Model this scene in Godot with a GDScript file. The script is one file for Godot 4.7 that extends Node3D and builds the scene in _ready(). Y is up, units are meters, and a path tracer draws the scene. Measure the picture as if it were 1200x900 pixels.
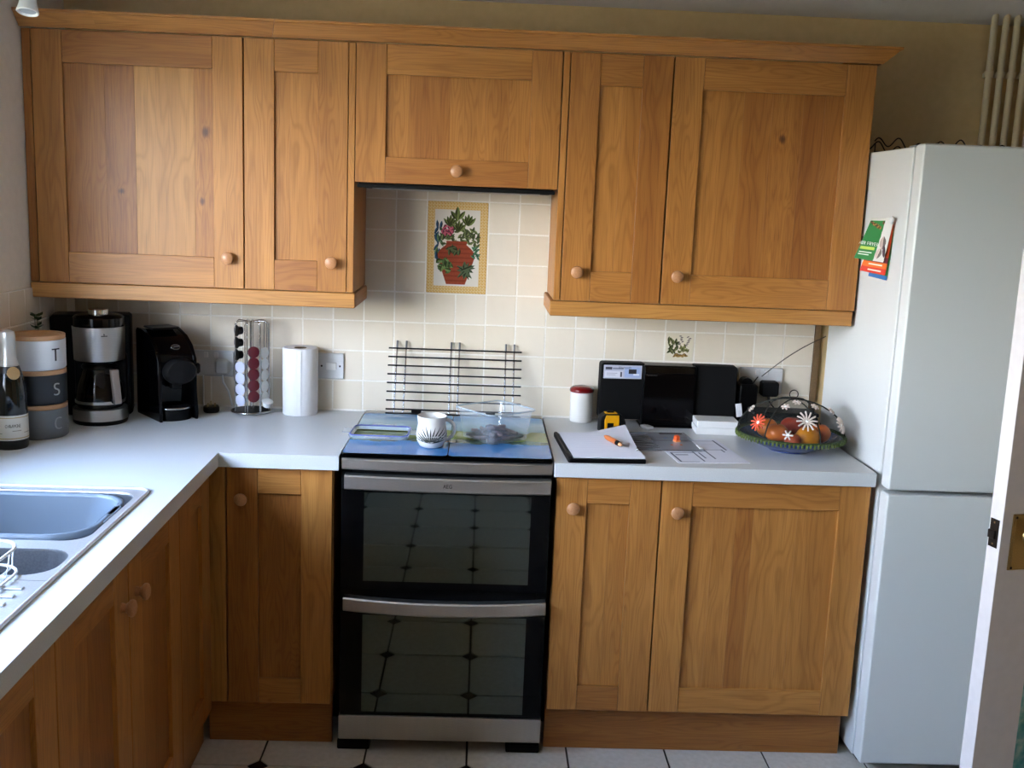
extends Node3D
# Oak kitchen corner: back wall at z = 0, camera looking towards -z, y up, metres.

const WT := 0.8835          # worktop height
const GOLD := 0.1           # wall tile pitch
var M := {}
var rng := RandomNumberGenerator.new()
var taken := {}

# ------------------------------------------------------------------ mesh builder
class B:
	var v := PackedVector3Array()
	var n := PackedVector3Array()
	var uv := PackedVector2Array()
	var ix := PackedInt32Array()
	var grain := 1
	var off := Vector2.ZERO
	var us := Vector2(4.0, 1.0)
	var xf := Transform3D.IDENTITY

	func vert(p: Vector3, nn: Vector3, t: Vector2) -> int:
		v.append(xf * p); n.append((xf.basis * nn).normalized()); uv.append(t)
		return v.size() - 1

	func tri(a: int, b: int, c: int):
		# front faces run clockwise seen from outside
		var f = (v[b] - v[a]).cross(v[c] - v[a])
		if f.dot(n[a] + n[b] + n[c]) > 0.0:
			ix.append(a); ix.append(c); ix.append(b)
		else:
			ix.append(a); ix.append(b); ix.append(c)

	func quad(a: int, b: int, c: int, d: int):
		tri(a, b, c); tri(a, c, d)

	func map(p: Vector3, ax: int) -> Vector2:
		var a = (ax + 1) % 3
		var b = (ax + 2) % 3
		if a == grain:
			var t = a
			a = b
			b = t
		return Vector2(p[a] * us.x, p[b] * us.y) + off

	func box(c: Vector3, s: Vector3, bev := 0.0015) -> B:
		var h = s * 0.5
		var b = min(bev, min(h.x, min(h.y, h.z)) * 0.9)
		var id := {}
		for sx in [-1, 1]:
			for sy in [-1, 1]:
				for sz in [-1, 1]:
					var sg = Vector3(sx, sy, sz)
					for ax in 3:
						var p = Vector3(h.x - b, h.y - b, h.z - b)
						p[ax] = h[ax]
						p = c + p * sg
						var nn = Vector3.ZERO
						nn[ax] = sg[ax]
						id[[sx, sy, sz, ax]] = vert(p, nn, map(p, ax))
		for ax in 3:
			for s1 in [-1, 1]:
				var k := []
				for q in [[-1, -1], [1, -1], [1, 1], [-1, 1]]:
					var key = [0, 0, 0, ax]
					key[ax] = s1
					key[(ax + 1) % 3] = q[0]
					key[(ax + 2) % 3] = q[1]
					k.append(id[key])
				quad(k[0], k[1], k[2], k[3])
		# edges
		for ax in 3:
			var a1 = (ax + 1) % 3
			var a2 = (ax + 2) % 3
			for s1 in [-1, 1]:
				for s2 in [-1, 1]:
					var k := []
					for q in [[-1, a1], [1, a1], [1, a2], [-1, a2]]:
						var key = [0, 0, 0, q[1]]
						key[ax] = q[0]
						key[a1] = s1
						key[a2] = s2
						k.append(id[key])
					quad(k[0], k[1], k[2], k[3])
		for sx in [-1, 1]:
			for sy in [-1, 1]:
				for sz in [-1, 1]:
					tri(id[[sx, sy, sz, 0]], id[[sx, sy, sz, 1]], id[[sx, sy, sz, 2]])
		return self

	# box from a low corner to a high corner
	func span(a: Vector3, b: Vector3, bev := 0.0015) -> B:
		return box((a + b) * 0.5, (b - a).abs(), bev)

	# profile: [radius, y] pairs from one end to the other, turned about y
	func lathe(prof: Array, seg := 24, arc := TAU, sharp := 0.75) -> B:
		var sn := []
		for i in prof.size() - 1:
			var d = Vector2(prof[i + 1][0] - prof[i][0], prof[i + 1][1] - prof[i][1])
			var q = Vector2(d.y, -d.x)
			sn.append(q.normalized() if q.length() > 1e-9 else Vector2(1, 0))
		# outward side: judged by area sign
		var s = 0.0
		for i in prof.size() - 1:
			s += (prof[i][0] + prof[i + 1][0]) * (prof[i + 1][1] - prof[i][1])
		var flip = -1.0 if s < 0.0 else 1.0
		for i in prof.size() - 1:
			var n0 = sn[i]
			var n1 = sn[i]
			if i > 0 and sn[i - 1].dot(sn[i]) > sharp: n0 = (sn[i - 1] + sn[i]).normalized()
			if i < sn.size() - 1 and sn[i + 1].dot(sn[i]) > sharp: n1 = (sn[i + 1] + sn[i]).normalized()
			n0 *= flip
			n1 *= flip
			var base = v.size()
			for k in seg + 1:
				var a = arc * k / seg
				var ca = sin(a)
				var sa = cos(a)
				vert(Vector3(prof[i][0] * ca, prof[i][1], prof[i][0] * sa), Vector3(n0.x * ca, n0.y, n0.x * sa), Vector2(float(k) / seg, prof[i][1] * 10.0))
				vert(Vector3(prof[i + 1][0] * ca, prof[i + 1][1], prof[i + 1][0] * sa), Vector3(n1.x * ca, n1.y, n1.x * sa), Vector2(float(k) / seg, prof[i + 1][1] * 10.0))
			for k in seg:
				var a = base + k * 2
				if prof[i][0] > 1e-6: tri(a, a + 1, a + 2)
				if prof[i + 1][0] > 1e-6: tri(a + 1, a + 3, a + 2)
		return self

	func tube(path: Array, r: float, seg := 8, closed := false) -> B:
		var m = path.size()
		var up = Vector3.UP
		var first := v.size()
		var prev = Vector3.ZERO
		for i in m:
			var d: Vector3
			if closed: d = (path[(i + 1) % m] - path[(i - 1 + m) % m]).normalized()
			else: d = (path[min(i + 1, m - 1)] - path[max(i - 1, 0)]).normalized()
			var x: Vector3
			if i == 0:
				up = Vector3.UP if absf(d.y) < 0.9 else Vector3.RIGHT
				x = d.cross(up).normalized()
			else:
				x = (prev - d * prev.dot(d)).normalized()
			prev = x
			var y = d.cross(x)
			for k in seg:
				var a = TAU * k / seg
				var nn = x * cos(a) + y * sin(a)
				vert(path[i] + nn * r, nn, Vector2(float(k) / seg, float(i) / m))
		var rows = m if closed else m - 1
		for i in rows:
			for k in seg:
				var a = first + i * seg + k
				var b = first + i * seg + (k + 1) % seg
				var c = first + ((i + 1) % m) * seg + (k + 1) % seg
				var dd = first + ((i + 1) % m) * seg + k
				quad(a, b, c, dd)
		if not closed:
			for e in [0, m - 1]:
				var d = (path[1] - path[0]).normalized() * -1.0 if e == 0 else (path[m - 1] - path[m - 2]).normalized()
				var cen = vert(path[e], d, Vector2(0.5, 0.5))
				var ring := []
				for k in seg:
					var q = v[first + e * seg + k]
					v.append(q); n.append((xf.basis * d).normalized()); uv.append(Vector2(0.5, 0.5))
					ring.append(v.size() - 1)
				for k in seg: tri(cen, ring[k], ring[(k + 1) % seg])
		return self

	# polygon in the xy plane, extruded from z0 to z1 with a rounded-looking bevel on both rims
	func prism(poly: PackedVector2Array, z0: float, z1: float, bev := 0.0, uvbox := Rect2(0, 0, 1, 1)) -> B:
		var m = poly.size()
		var area = 0.0
		for i in m: area += poly[i].cross(poly[(i + 1) % m])
		var sg = 1.0 if area > 0.0 else -1.0
		var en := []
		for i in m:
			var d = (poly[(i + 1) % m] - poly[i]).normalized()
			en.append(Vector2(d.y, -d.x) * sg)
		var ins := PackedVector2Array()
		for i in m:
			var a = en[(i - 1 + m) % m]
			var b = en[i]
			var mm = (a + b).normalized()
			ins.append(poly[i] - mm * (bev / max(0.3, mm.dot(b))))
		var tris = Geometry2D.triangulate_polygon(ins)
		for f in [[z0, -1.0], [z1, 1.0]]:
			var base = v.size()
			for i in m:
				var t = (ins[i] - uvbox.position) / uvbox.size
				vert(Vector3(ins[i].x, ins[i].y, f[0]), Vector3(0, 0, f[1]), Vector2(t.x, 1.0 - t.y))
			for k in range(0, tris.size(), 3): tri(base + tris[k], base + tris[k + 1], base + tris[k + 2])
		for i in m:
			var j = (i + 1) % m
			var ni = en[i]
			var nj = en[i]
			var pv = en[(i - 1 + m) % m]
			var nx = en[j]
			if pv.dot(en[i]) > 0.75: ni = (pv + en[i]).normalized()
			if nx.dot(en[i]) > 0.75: nj = (nx + en[i]).normalized()
			var q := []
			for zz in [[z0, -1.0], [z1, 1.0]]:
				q.append([vert(Vector3(ins[i].x, ins[i].y, zz[0]), Vector3(0, 0, zz[1]), Vector2(0, 0)), vert(Vector3(ins[j].x, ins[j].y, zz[0]), Vector3(0, 0, zz[1]), Vector2(1, 0)), vert(Vector3(poly[i].x, poly[i].y, zz[0] - zz[1] * bev), Vector3(ni.x, ni.y, 0), Vector2(poly[i].x * 4.0, poly[i].y)), vert(Vector3(poly[j].x, poly[j].y, zz[0] - zz[1] * bev), Vector3(nj.x, nj.y, 0), Vector2(poly[j].x * 4.0, poly[j].y))])
			if bev > 0.0:
				quad(q[0][0], q[0][1], q[0][3], q[0][2])
				quad(q[1][0], q[1][1], q[1][3], q[1][2])
			quad(q[0][2], q[0][3], q[1][3], q[1][2])
		return self

	# rings of equal length joined one to the next; caps at the ends when asked
	func loft(rings: Array, cap0 := true, cap1 := true, inward := false) -> B:
		var m = rings[0].size()
		var base = v.size()
		var fl = -1.0 if inward else 1.0
		for r in rings.size():
			var ring = rings[r]
			for i in m:
				var e = ring[(i + 1) % m] - ring[(i - 1 + m) % m]
				var dn = rings[min(r + 1, rings.size() - 1)][i] - rings[max(r - 1, 0)][i]
				vert(ring[i], e.cross(dn).normalized() * fl, Vector2(float(i) / m, float(r) / rings.size()))
		# make the normals of the shell point away from (or towards) its middle
		var mid = Vector3.ZERO
		for i in m: mid += xf * rings[0][i] / float(m)
		var chk = 0.0
		for i in m: chk += n[base + i].dot(v[base + i] - mid)
		if chk * fl < 0.0:
			for i in range(base, v.size()): n[i] = -n[i]
		for r in rings.size() - 1:
			for i in m:
				var a = base + r * m + i
				var b = base + r * m + (i + 1) % m
				quad(a, b, b + m, a + m)
		var ends := []
		if cap0: ends.append(0)
		if cap1: ends.append(rings.size() - 1)
		for e in ends:
			var ring = rings[e]
			var c = Vector3.ZERO
			for p in ring: c += p / float(m)
			var o = rings[1 if e == 0 else rings.size() - 2]
			var oc = Vector3.ZERO
			for p in o: oc += p / float(m)
			var nn = (ring[1] - ring[0]).cross(ring[m / 3] - ring[0]).normalized()
			if nn.dot(c - oc) * fl < 0.0: nn = -nn
			var ci = vert(c, nn, Vector2(0.5, 0.5))
			var ids := []
			for p in ring: ids.append(vert(p, nn, Vector2(0, 0)))
			for i in m: tri(ci, ids[i], ids[(i + 1) % m])
		return self

	func plane(a: Vector3, b: Vector3, c: Vector3, d: Vector3, nn: Vector3) -> B:
		quad(vert(a, nn, Vector2(0, 1)), vert(b, nn, Vector2(1, 1)), vert(c, nn, Vector2(1, 0)), vert(d, nn, Vector2(0, 0)))
		return self

	func mesh() -> ArrayMesh:
		var a := []
		a.resize(Mesh.ARRAY_MAX)
		a[Mesh.ARRAY_VERTEX] = v
		a[Mesh.ARRAY_NORMAL] = n
		a[Mesh.ARRAY_TEX_UV] = uv
		a[Mesh.ARRAY_INDEX] = ix
		var m := ArrayMesh.new()
		m.add_surface_from_arrays(Mesh.PRIMITIVE_TRIANGLES, a)
		return m

# ------------------------------------------------------------------ scene helpers
func numbered(called: String) -> String:
	if not taken.has(called):
		taken[called] = 0
		return called
	taken[called] += 1
	return "%s_%03d" % [called, taken[called]]

func put(called: String, mesh: Mesh, mat: Material, parent: Node = null, at := Vector3.ZERO) -> MeshInstance3D:
	var o := MeshInstance3D.new()
	o.mesh = mesh
	o.material_override = mat
	o.position = at
	if parent == null:
		o.name = numbered(called)
		add_child(o, true)
	else:
		o.name = called
		parent.add_child(o, true)
	return o

func tag(o: Node, label: String, category: String, group := ""):
	o.set_meta("label", label)
	o.set_meta("category", category)
	if group != "": o.set_meta("group", group)
	return o

func thing(called: String, label: String, category: String, at := Vector3.ZERO, turn := 0.0, group := "") -> Node3D:
	var o := Node3D.new()
	o.name = numbered(called)
	add_child(o, true)
	o.position = at
	o.rotation.y = turn
	tag(o, label, category, group)
	return o

func struct(o: Node):
	o.set_meta("kind", "structure")
	return o

func rrect(w: float, h: float, r: float, k := 5) -> PackedVector2Array:
	var p := PackedVector2Array()
	for c in [[1, 1, 0.0], [-1, 1, 0.25], [-1, -1, 0.5], [1, -1, 0.75]]:
		for i in k + 1:
			var a = TAU * (c[2] + 0.25 * i / k)
			p.append(Vector2(c[0] * (w * 0.5 - r) + cos(a) * r, c[1] * (h * 0.5 - r) + sin(a) * r))
	return p

func ring3(poly: PackedVector2Array, y: float, c := Vector2.ZERO, s := 1.0) -> Array:
	var a := []
	for p in poly: a.append(Vector3(c.x + p.x * s, y, c.y + p.y * s))
	return a

func lying(poly_thick_y0: float) -> Transform3D:
	# turns an xy prism so that it lies flat: xy -> x,-z ; z -> y
	return Transform3D(Basis(Vector3(1, 0, 0), Vector3(0, 0, -1), Vector3(0, 1, 0)), Vector3(0, poly_thick_y0, 0))

func arc(c: Vector3, r: float, a0: float, a1: float, k: int, u: Vector3, w: Vector3) -> Array:
	var out := []
	for i in k + 1:
		var a = lerpf(a0, a1, float(i) / k)
		out.append(c + u * cos(a) * r + w * sin(a) * r)
	return out

func letters(text: String, size: float, depth := 0.0012) -> TextMesh:
	var t := TextMesh.new()
	var f := SystemFont.new()
	f.font_names = PackedStringArray(["Droid Sans"])
	t.font = f
	t.text = text
	t.font_size = 32
	t.pixel_size = size / 32.0
	t.depth = depth
	t.curve_step = 1.5
	return t

# ------------------------------------------------------------------ textures and materials
func tex(img: Image) -> ImageTexture:
	img.generate_mipmaps()
	return ImageTexture.create_from_image(img)

func noise_bytes(w: int, h: int, small_w: int, small_h: int, freq: float, sd: int) -> PackedByteArray:
	var f := FastNoiseLite.new()
	f.seed = sd
	f.noise_type = FastNoiseLite.TYPE_SIMPLEX_SMOOTH
	f.frequency = freq
	f.fractal_octaves = 3
	var im := f.get_seamless_image(small_w, small_h, false, false, 0.2)
	im.convert(Image.FORMAT_L8)
	im.resize(w, h, Image.INTERPOLATE_CUBIC)
	return im.get_data()

# oak: light ground, growth lines running along v, dark pores; knots as [u, v, radius]
func oak(sd: int, w: int, h: int, lines: int, warp: float, knots := []) -> ImageTexture:
	var a := noise_bytes(w, h, 64, 24, 0.035, sd)
	var p := noise_bytes(w, h, w, 24, 0.22, sd + 1)
	var q := noise_bytes(w, h, 48, 12, 0.05, sd + 2)
	var d := PackedByteArray()
	d.resize(w * h * 3)
	var light := Vector3(190, 136, 70)
	var dark := Vector3(150, 98, 43)
	var pore := Vector3(102, 62, 28)
	var knot := Vector3(74, 40, 22)
	for y in h:
		for x in w:
			var i = y * w + x
			var u = float(x) / w
			var t = u * lines + (a[i] / 255.0) * warp
			var kn = 0.0
			for k in knots:
				var dx = (u - k[0]) * w * 0.45
				var dy = (float(y) / h - k[1]) * h * 0.75
				var r = sqrt(dx * dx + dy * dy) / k[2]
				t += 2.2 * exp(-r * 0.55)
				kn = maxf(kn, clampf(1.5 - r + (p[i] - 128) * 0.006, 0.0, 1.0))
			var g = 0.5 + 0.5 * sin(TAU * t)
			g = g * g * g * 0.36 + (q[i] / 255.0) * 0.6
			var c = light.lerp(dark, clampf(g, 0.0, 1.0))
			var pr = clampf((p[i] - 150) / 60.0, 0.0, 1.0)
			c = c.lerp(pore, pr * 0.4)
			if kn > 0.0: c = c.lerp(knot, kn * 0.85)
			d[i * 3] = int(clampf(c.x, 0, 255))
			d[i * 3 + 1] = int(clampf(c.y, 0, 255))
			d[i * 3 + 2] = int(clampf(c.z, 0, 255))
	return tex(Image.create_from_data(w, h, false, Image.FORMAT_RGB8, d))

func mat(c: Color, rough := 0.5, metal := 0.0, map: Texture2D = null) -> StandardMaterial3D:
	var m := StandardMaterial3D.new()
	m.albedo_color = c
	m.roughness = rough
	m.metallic = metal
	if map: m.albedo_texture = map
	return m

func clear(c: Color, alpha: float, rough := 0.05) -> StandardMaterial3D:
	var m := mat(Color(c.r, c.g, c.b, alpha), rough)
	m.transparency = BaseMaterial3D.TRANSPARENCY_ALPHA
	m.cull_mode = BaseMaterial3D.CULL_DISABLED
	return m

func bumpy(m: StandardMaterial3D, sd: int, freq: float, scale: float, strength: float):
	var f := FastNoiseLite.new()
	f.seed = sd
	f.frequency = freq
	f.fractal_octaves = 2
	var im := f.get_seamless_image(256, 256)
	im.convert(Image.FORMAT_RGBA8)
	im.bump_map_to_normal_map(6.0)
	m.normal_enabled = true
	m.normal_texture = tex(im)
	m.normal_scale = strength
	m.uv1_triplanar = true
	m.uv1_world_triplanar = true
	m.uv1_scale = Vector3.ONE * scale
	return m

# mottled colour: a noise between two colours, laid on triplanar
func mottle(a: Color, b: Color, sd: int, freq: float, scale: float, rough: float, metal := 0.0, stretch := Vector3.ONE, oct := 3) -> StandardMaterial3D:
	var f := FastNoiseLite.new()
	f.seed = sd
	f.frequency = freq
	f.fractal_octaves = oct
	var im := f.get_seamless_image(256, 256)
	im.convert(Image.FORMAT_L8)
	var src := im.get_data()
	var d := PackedByteArray()
	d.resize(src.size() * 3)
	for i in src.size():
		var c = a.lerp(b, src[i] / 255.0)
		d[i * 3] = int(c.r * 255)
		d[i * 3 + 1] = int(c.g * 255)
		d[i * 3 + 2] = int(c.b * 255)
	var m := mat(Color.WHITE, rough, metal, tex(Image.create_from_data(256, 256, false, Image.FORMAT_RGB8, d)))
	m.uv1_triplanar = true
	m.uv1_world_triplanar = true
	m.uv1_scale = stretch * scale
	return m

# print helpers: drawn straight into an image
func leaf(im: Image, cx: float, cy: float, l: float, w: float, ang: float, c: Color):
	var ca = cos(ang)
	var sa = sin(ang)
	var r = int(l * 0.5) + 2
	for y in range(max(0, int(cy) - r), min(im.get_height(), int(cy) + r)):
		for x in range(max(0, int(cx) - r), min(im.get_width(), int(cx) + r)):
			var dx = x - cx
			var dy = y - cy
			var a = (dx * ca + dy * sa) / (l * 0.5)
			var b = (-dx * sa + dy * ca) / (w * 0.5)
			var k = 1.0 - a * a
			if k > 0.0 and absf(b) < k:
				var sh = 0.78 + 0.22 * signf(b) + (0.25 if absf(b) < 0.12 else 0.0)
				im.set_pixel(x, y, Color(c.r * sh, c.g * sh, c.b * sh))

func mural_print() -> ImageTexture:
	var w = 200
	var h = 300
	var im := Image.create(w, h, false, Image.FORMAT_RGB8)
	im.fill(Color("d6b478"))
	# woven cane border
	for y in h:
		for x in w:
			if (x / 5 + y / 5) % 2 == 0: im.set_pixel(x, y, Color("c8a05c"))
			if x % 10 == 0 or y % 10 == 0: im.set_pixel(x, y, Color("dcc698"))
	im.fill_rect(Rect2i(24, 26, 150, 250), Color("d8d3c8"))
	# foliage behind the pot
	var r := RandomNumberGenerator.new()
	r.seed = 5
	for k in 26: leaf(im, 26 + r.randf() * 22, 70 + r.randf() * 120, 30, 9, r.randf_range(1.0, 2.2), Color("33506a") if k % 3 else Color("5c7f58"))
	for k in 70: leaf(im, r.randf_range(46, 172), r.randf_range(84, 146), 22, 8, r.randf() * TAU, Color("6d7a4c") if k % 2 else Color("4f5c3a"))
	for k in 18: leaf(im, r.randf_range(45, 90), r.randf_range(78, 108), 14, 11, r.randf() * TAU, Color("b6556a"))
	for q in [[76, 64], [135, 60], [104, 80]]:
		for k in 5: leaf(im, q[0] + (k - 2) * 6, q[1] - 4 + absf(k - 2) * 4, 36, 11, -PI / 2 + (k - 2) * 0.35, Color("4e5c30") if k % 2 else Color("667440"))
	leaf(im, 98, 40, 50, 17, -PI / 2, Color("667440"))
	leaf(im, 86, 44, 36, 13, -2.2, Color("4e5c30"))
	leaf(im, 112, 44, 36, 13, -0.95, Color("667440"))
	# the pot
	for y in range(128, 270):
		var t = (y - 128) / 142.0
		var half = 0.0
		if t < 0.07: half = 34.0
		elif t < 0.34: half = 32.0 + 30.0 * sin((t - 0.07) / 0.27 * PI * 0.5)
		else: half = 62.0 - 31.0 * pow((t - 0.34) / 0.66, 1.1)
		for x in range(int(98 - half), int(98 + half)):
			var c = Color("9a4630").lerp(Color("6e3024"), r.randf() * 0.6) if (y / 5) % 3 else Color("7c3626")
			im.set_pixel(x, y, c)
	for k in 16: leaf(im, 90 + r.randf_range(-18, 18), 160 + r.randf_range(-12, 14), 24, 9, r.randf() * TAU, Color("4e5a3a"))
	for k in 22: leaf(im, 58 + r.randf_range(-24, 24), 212 + r.randf_range(-22, 22), 22, 13, r.randf() * TAU, Color("66804c") if k % 2 else Color("4a6238"))
	for k in 16: leaf(im, 128 + r.randf_range(-8, 8), 222 + r.randf_range(-8, 8), 54, 11, TAU * k / 16.0, Color("4c5c44"))
	for k in 14: leaf(im, 162 + r.randf_range(-10, 8), 165 + r.randf_range(-16, 16), 20, 7, r.randf() * TAU, Color("4d7a5c"))
	return tex(im)

func herb_print() -> ImageTexture:
	var im := Image.create(128, 128, false, Image.FORMAT_RGB8)
	im.fill(Color("ded5bd"))
	var r := RandomNumberGenerator.new()
	r.seed = 11
	for k in 22: leaf(im, 30 + r.randf_range(-22, 26), 54 + r.randf_range(-34, 36), 28, 11, r.randf_range(-2.4, -0.4), Color("6a6e44") if k % 2 else Color("4e5436"))
	for k in 16: leaf(im, 86 + r.randf_range(-26, 22), 72 + r.randf_range(-18, 20), 20, 10, r.randf() * TAU, Color("7a7c4c"))
	for k in 14: leaf(im, 70 + (k % 2) * 34 + r.randf_range(-9, 9), 10 + k * 3.4, 15, 5, r.randf_range(-0.6, 0.6), Color("7c6e72"))
	for k in 12: leaf(im, 42 + k * 5, 104 + r.randf_range(-5, 5), 22, 9, r.randf_range(-0.7, 0.7), Color("9a7a44"))
	return tex(im)

func board_print() -> ImageTexture:
	# lake and meadow picture on the glass hob covers
	var w = 256
	var h = 256
	var f := FastNoiseLite.new()
	f.seed = 3
	f.frequency = 0.02
	var im := Image.create(w, h, false, Image.FORMAT_RGB8)
	for y in h:
		for x in w:
			var t = float(y) / h + f.get_noise_2d(x * 0.5, y * 2.0) * 0.05
			var c = Color("5f93bb")
			if t < 0.2: c = Color("4d86b8").lerp(Color("9fc0d2"), t / 0.2)
			elif t < 0.42: c = Color("9fc0d2").lerp(Color("7fa3a6"), (t - 0.2) / 0.22)
			elif t < 0.62:
				c = Color("8a8f45").lerp(Color("6d7f3d"), 0.5 + 0.5 * f.get_noise_2d(x * 3.0, y * 6.0))
			elif t < 0.7: c = Color("4d6f5a")
			else: c = Color("3d7cb4").lerp(Color("2f6aa6"), (t - 0.7) / 0.3)
			im.set_pixel(x, y, c)
	return tex(im)

func line_print(w: int, h: int, ground: Color, segs: Array, ink: Color) -> Image:
	var im := Image.create(w, h, false, Image.FORMAT_RGB8)
	im.fill(ground)
	for s in segs: im.fill_rect(Rect2i(s[0], s[1], s[2], s[3]), ink if s.size() < 5 else s[4])
	return im

func materials():
	var o1 := oak(3, 512, 1024, 4, 6.0)
	var o2 := oak(17, 512, 1024, 3, 11.0)
	var o3 := oak(29, 512, 1024, 6, 4.0)
	M.oaks = []
	for t in [Color(0.97, 0.93, 0.88), Color(1.0, 0.97, 0.93), Color(0.9, 0.83, 0.76), Color(0.84, 0.75, 0.67), Color(1.0, 1.0, 1.0)]:
		var row := []
		for o in [o1, o2, o3]: row.append(mat(t, 0.42, 0.0, o))
		M.oaks.append(row)
	M.knotty = [mat(Color(0.93, 0.87, 0.8), 0.42, 0.0, oak(41, 128, 512, 3, 2.0, [[0.58, 0.33, 9.0], [0.37, 0.7, 6.0]])), mat(Color(0.84, 0.75, 0.67), 0.42, 0.0, oak(43, 128, 512, 3, 2.0, [[0.48, 0.66, 5.0]])), mat(Color(0.93, 0.87, 0.8), 0.42, 0.0, oak(47, 192, 512, 4, 3.4, [[0.4, 0.24, 7.5]]))]
	M.knob = mottle(Color(0.66, 0.45, 0.29), Color(0.74, 0.54, 0.37), 77, 0.05, 12.0, 0.36)
	M.beech = mottle(Color(0.68, 0.5, 0.34), Color(0.78, 0.62, 0.46), 78, 0.05, 8.0, 0.5, 0.0, Vector3(1, 6, 6))
	M.worktop = mottle(Color(0.77, 0.78, 0.78), Color(0.84, 0.85, 0.85), 5, 0.25, 5.0, 0.28)
	M.tile = []
	for c in [Color(0.88, 0.838, 0.76), Color(0.87, 0.825, 0.74), Color(0.89, 0.852, 0.78)]:
		M.tile.append(bumpy(mat(c, 0.12), 9, 0.012, 4.0, 0.22))
	M.grout = mottle(Color(0.9, 0.88, 0.83), Color(0.95, 0.93, 0.89), 6, 0.1, 6.0, 0.8)
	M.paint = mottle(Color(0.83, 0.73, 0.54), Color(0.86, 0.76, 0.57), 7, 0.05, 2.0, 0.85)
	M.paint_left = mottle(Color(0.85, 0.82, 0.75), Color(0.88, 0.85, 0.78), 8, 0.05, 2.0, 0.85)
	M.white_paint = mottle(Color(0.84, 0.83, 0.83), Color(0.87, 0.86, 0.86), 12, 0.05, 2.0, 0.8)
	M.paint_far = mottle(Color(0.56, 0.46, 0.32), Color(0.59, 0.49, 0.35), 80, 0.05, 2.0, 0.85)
	M.floor = [mottle(Color(0.76, 0.73, 0.68), Color(0.82, 0.79, 0.75), 13, 0.05, 3.0, 0.22), mottle(Color(0.78, 0.74, 0.68), Color(0.84, 0.8, 0.75), 14, 0.05, 3.0, 0.22)]
	M.inset = mat(Color(0.08, 0.065, 0.06), 0.25)
	M.dark_grout = mat(Color(0.16, 0.12, 0.09), 0.9)
	M.fridge = bumpy(mat(Color(0.83, 0.84, 0.83), 0.32), 19, 0.08, 20.0, 0.06)
	M.fridge_grey = mat(Color(0.5, 0.5, 0.5), 0.6)
	M.black = mat(Color(0.012, 0.012, 0.014), 0.35)
	M.gloss = mat(Color(0.008, 0.008, 0.012), 0.08)
	M.matt_black = mat(Color(0.02, 0.02, 0.022), 0.7)
	M.charcoal = mat(Color(0.06, 0.06, 0.065), 0.55)
	for m in [M.black, M.gloss, M.matt_black, M.charcoal]: m.metallic_specular = 0.3
	M.steel = mottle(Color(0.7, 0.69, 0.67), Color(0.8, 0.79, 0.77), 21, 0.06, 3.0, 0.36, 1.0, Vector3(1, 40, 1))
	M.chrome = mat(Color(0.8, 0.8, 0.8), 0.12, 1.0)
	M.sink = mottle(Color(0.78, 0.79, 0.8), Color(0.85, 0.86, 0.87), 22, 0.08, 8.0, 0.36, 0.65)
	M.sink_bowl = mottle(Color(0.56, 0.57, 0.59), Color(0.66, 0.67, 0.69), 25, 0.08, 8.0, 0.32, 0.9)
	M.white = mat(Color(0.9, 0.9, 0.89), 0.3)
	M.plastic = mat(Color(0.82, 0.83, 0.83), 0.35)
	M.paper = mottle(Color(0.9, 0.91, 0.93), Color(0.93, 0.94, 0.96), 23, 0.06, 8.0, 0.9)
	M.brass = mottle(Color(0.56, 0.47, 0.32), Color(0.68, 0.58, 0.4), 24, 0.08, 20.0, 0.3, 1.0)
	M.dark_metal = mat(Color(0.16, 0.13, 0.11), 0.45, 0.8)
	M.pipe = mat(Color(0.85, 0.79, 0.67), 0.45)
	M.pane = clear(Color(0.95, 0.98, 1.0), 0.06, 0.02)
	M.oven_glass = clear(Color(0.37, 0.41, 0.4), 0.76, 0.03)
	M.oven_glass.metallic = 1.0
	M.clear_plastic = clear(Color(0.86, 0.92, 0.97), 0.17, 0.08)
	M.clear_lid = clear(Color(0.8, 0.88, 0.93), 0.32, 0.12)
	M.glass_dark = clear(Color(0.03, 0.03, 0.035), 0.72, 0.04)

func wood(tint := -1, kind := -1) -> Material:
	var t = tint if tint >= 0 else [0, 0, 1, 1, 2][rng.randi() % 5]
	var k = kind if kind >= 0 else rng.randi() % 3
	return M.oaks[t][k]

# one plank: grain along axis g
func plank(s: Vector3, g: int, bev := 0.0014) -> ArrayMesh:
	var b := B.new()
	b.grain = g
	b.off = Vector2(rng.randf_range(0.35, 0.65), rng.randf_range(0.38, 0.62))
	b.us = Vector2(4.0 if rng.randf() < 0.5 else -4.0, (1.0 if rng.randf() < 0.5 else -1.0) * (0.95 / maxf(1.0, s[g] * 1.3)))
	b.box(Vector3.ZERO, s, bev)
	return b.mesh()

func knob_mesh() -> ArrayMesh:
	var b := B.new()
	b.xf = Transform3D(Basis(Vector3.RIGHT, PI / 2), Vector3.ZERO)
	b.lathe([[0.0, 0.0], [0.011, 0.0], [0.0095, 0.006], [0.009, 0.01], [0.0125, 0.014], [0.017, 0.0175], [0.0182, 0.0215], [0.017, 0.0255], [0.012, 0.0285], [0.006, 0.0295], [0.0, 0.03]], 20)
	return b.mesh()

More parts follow.
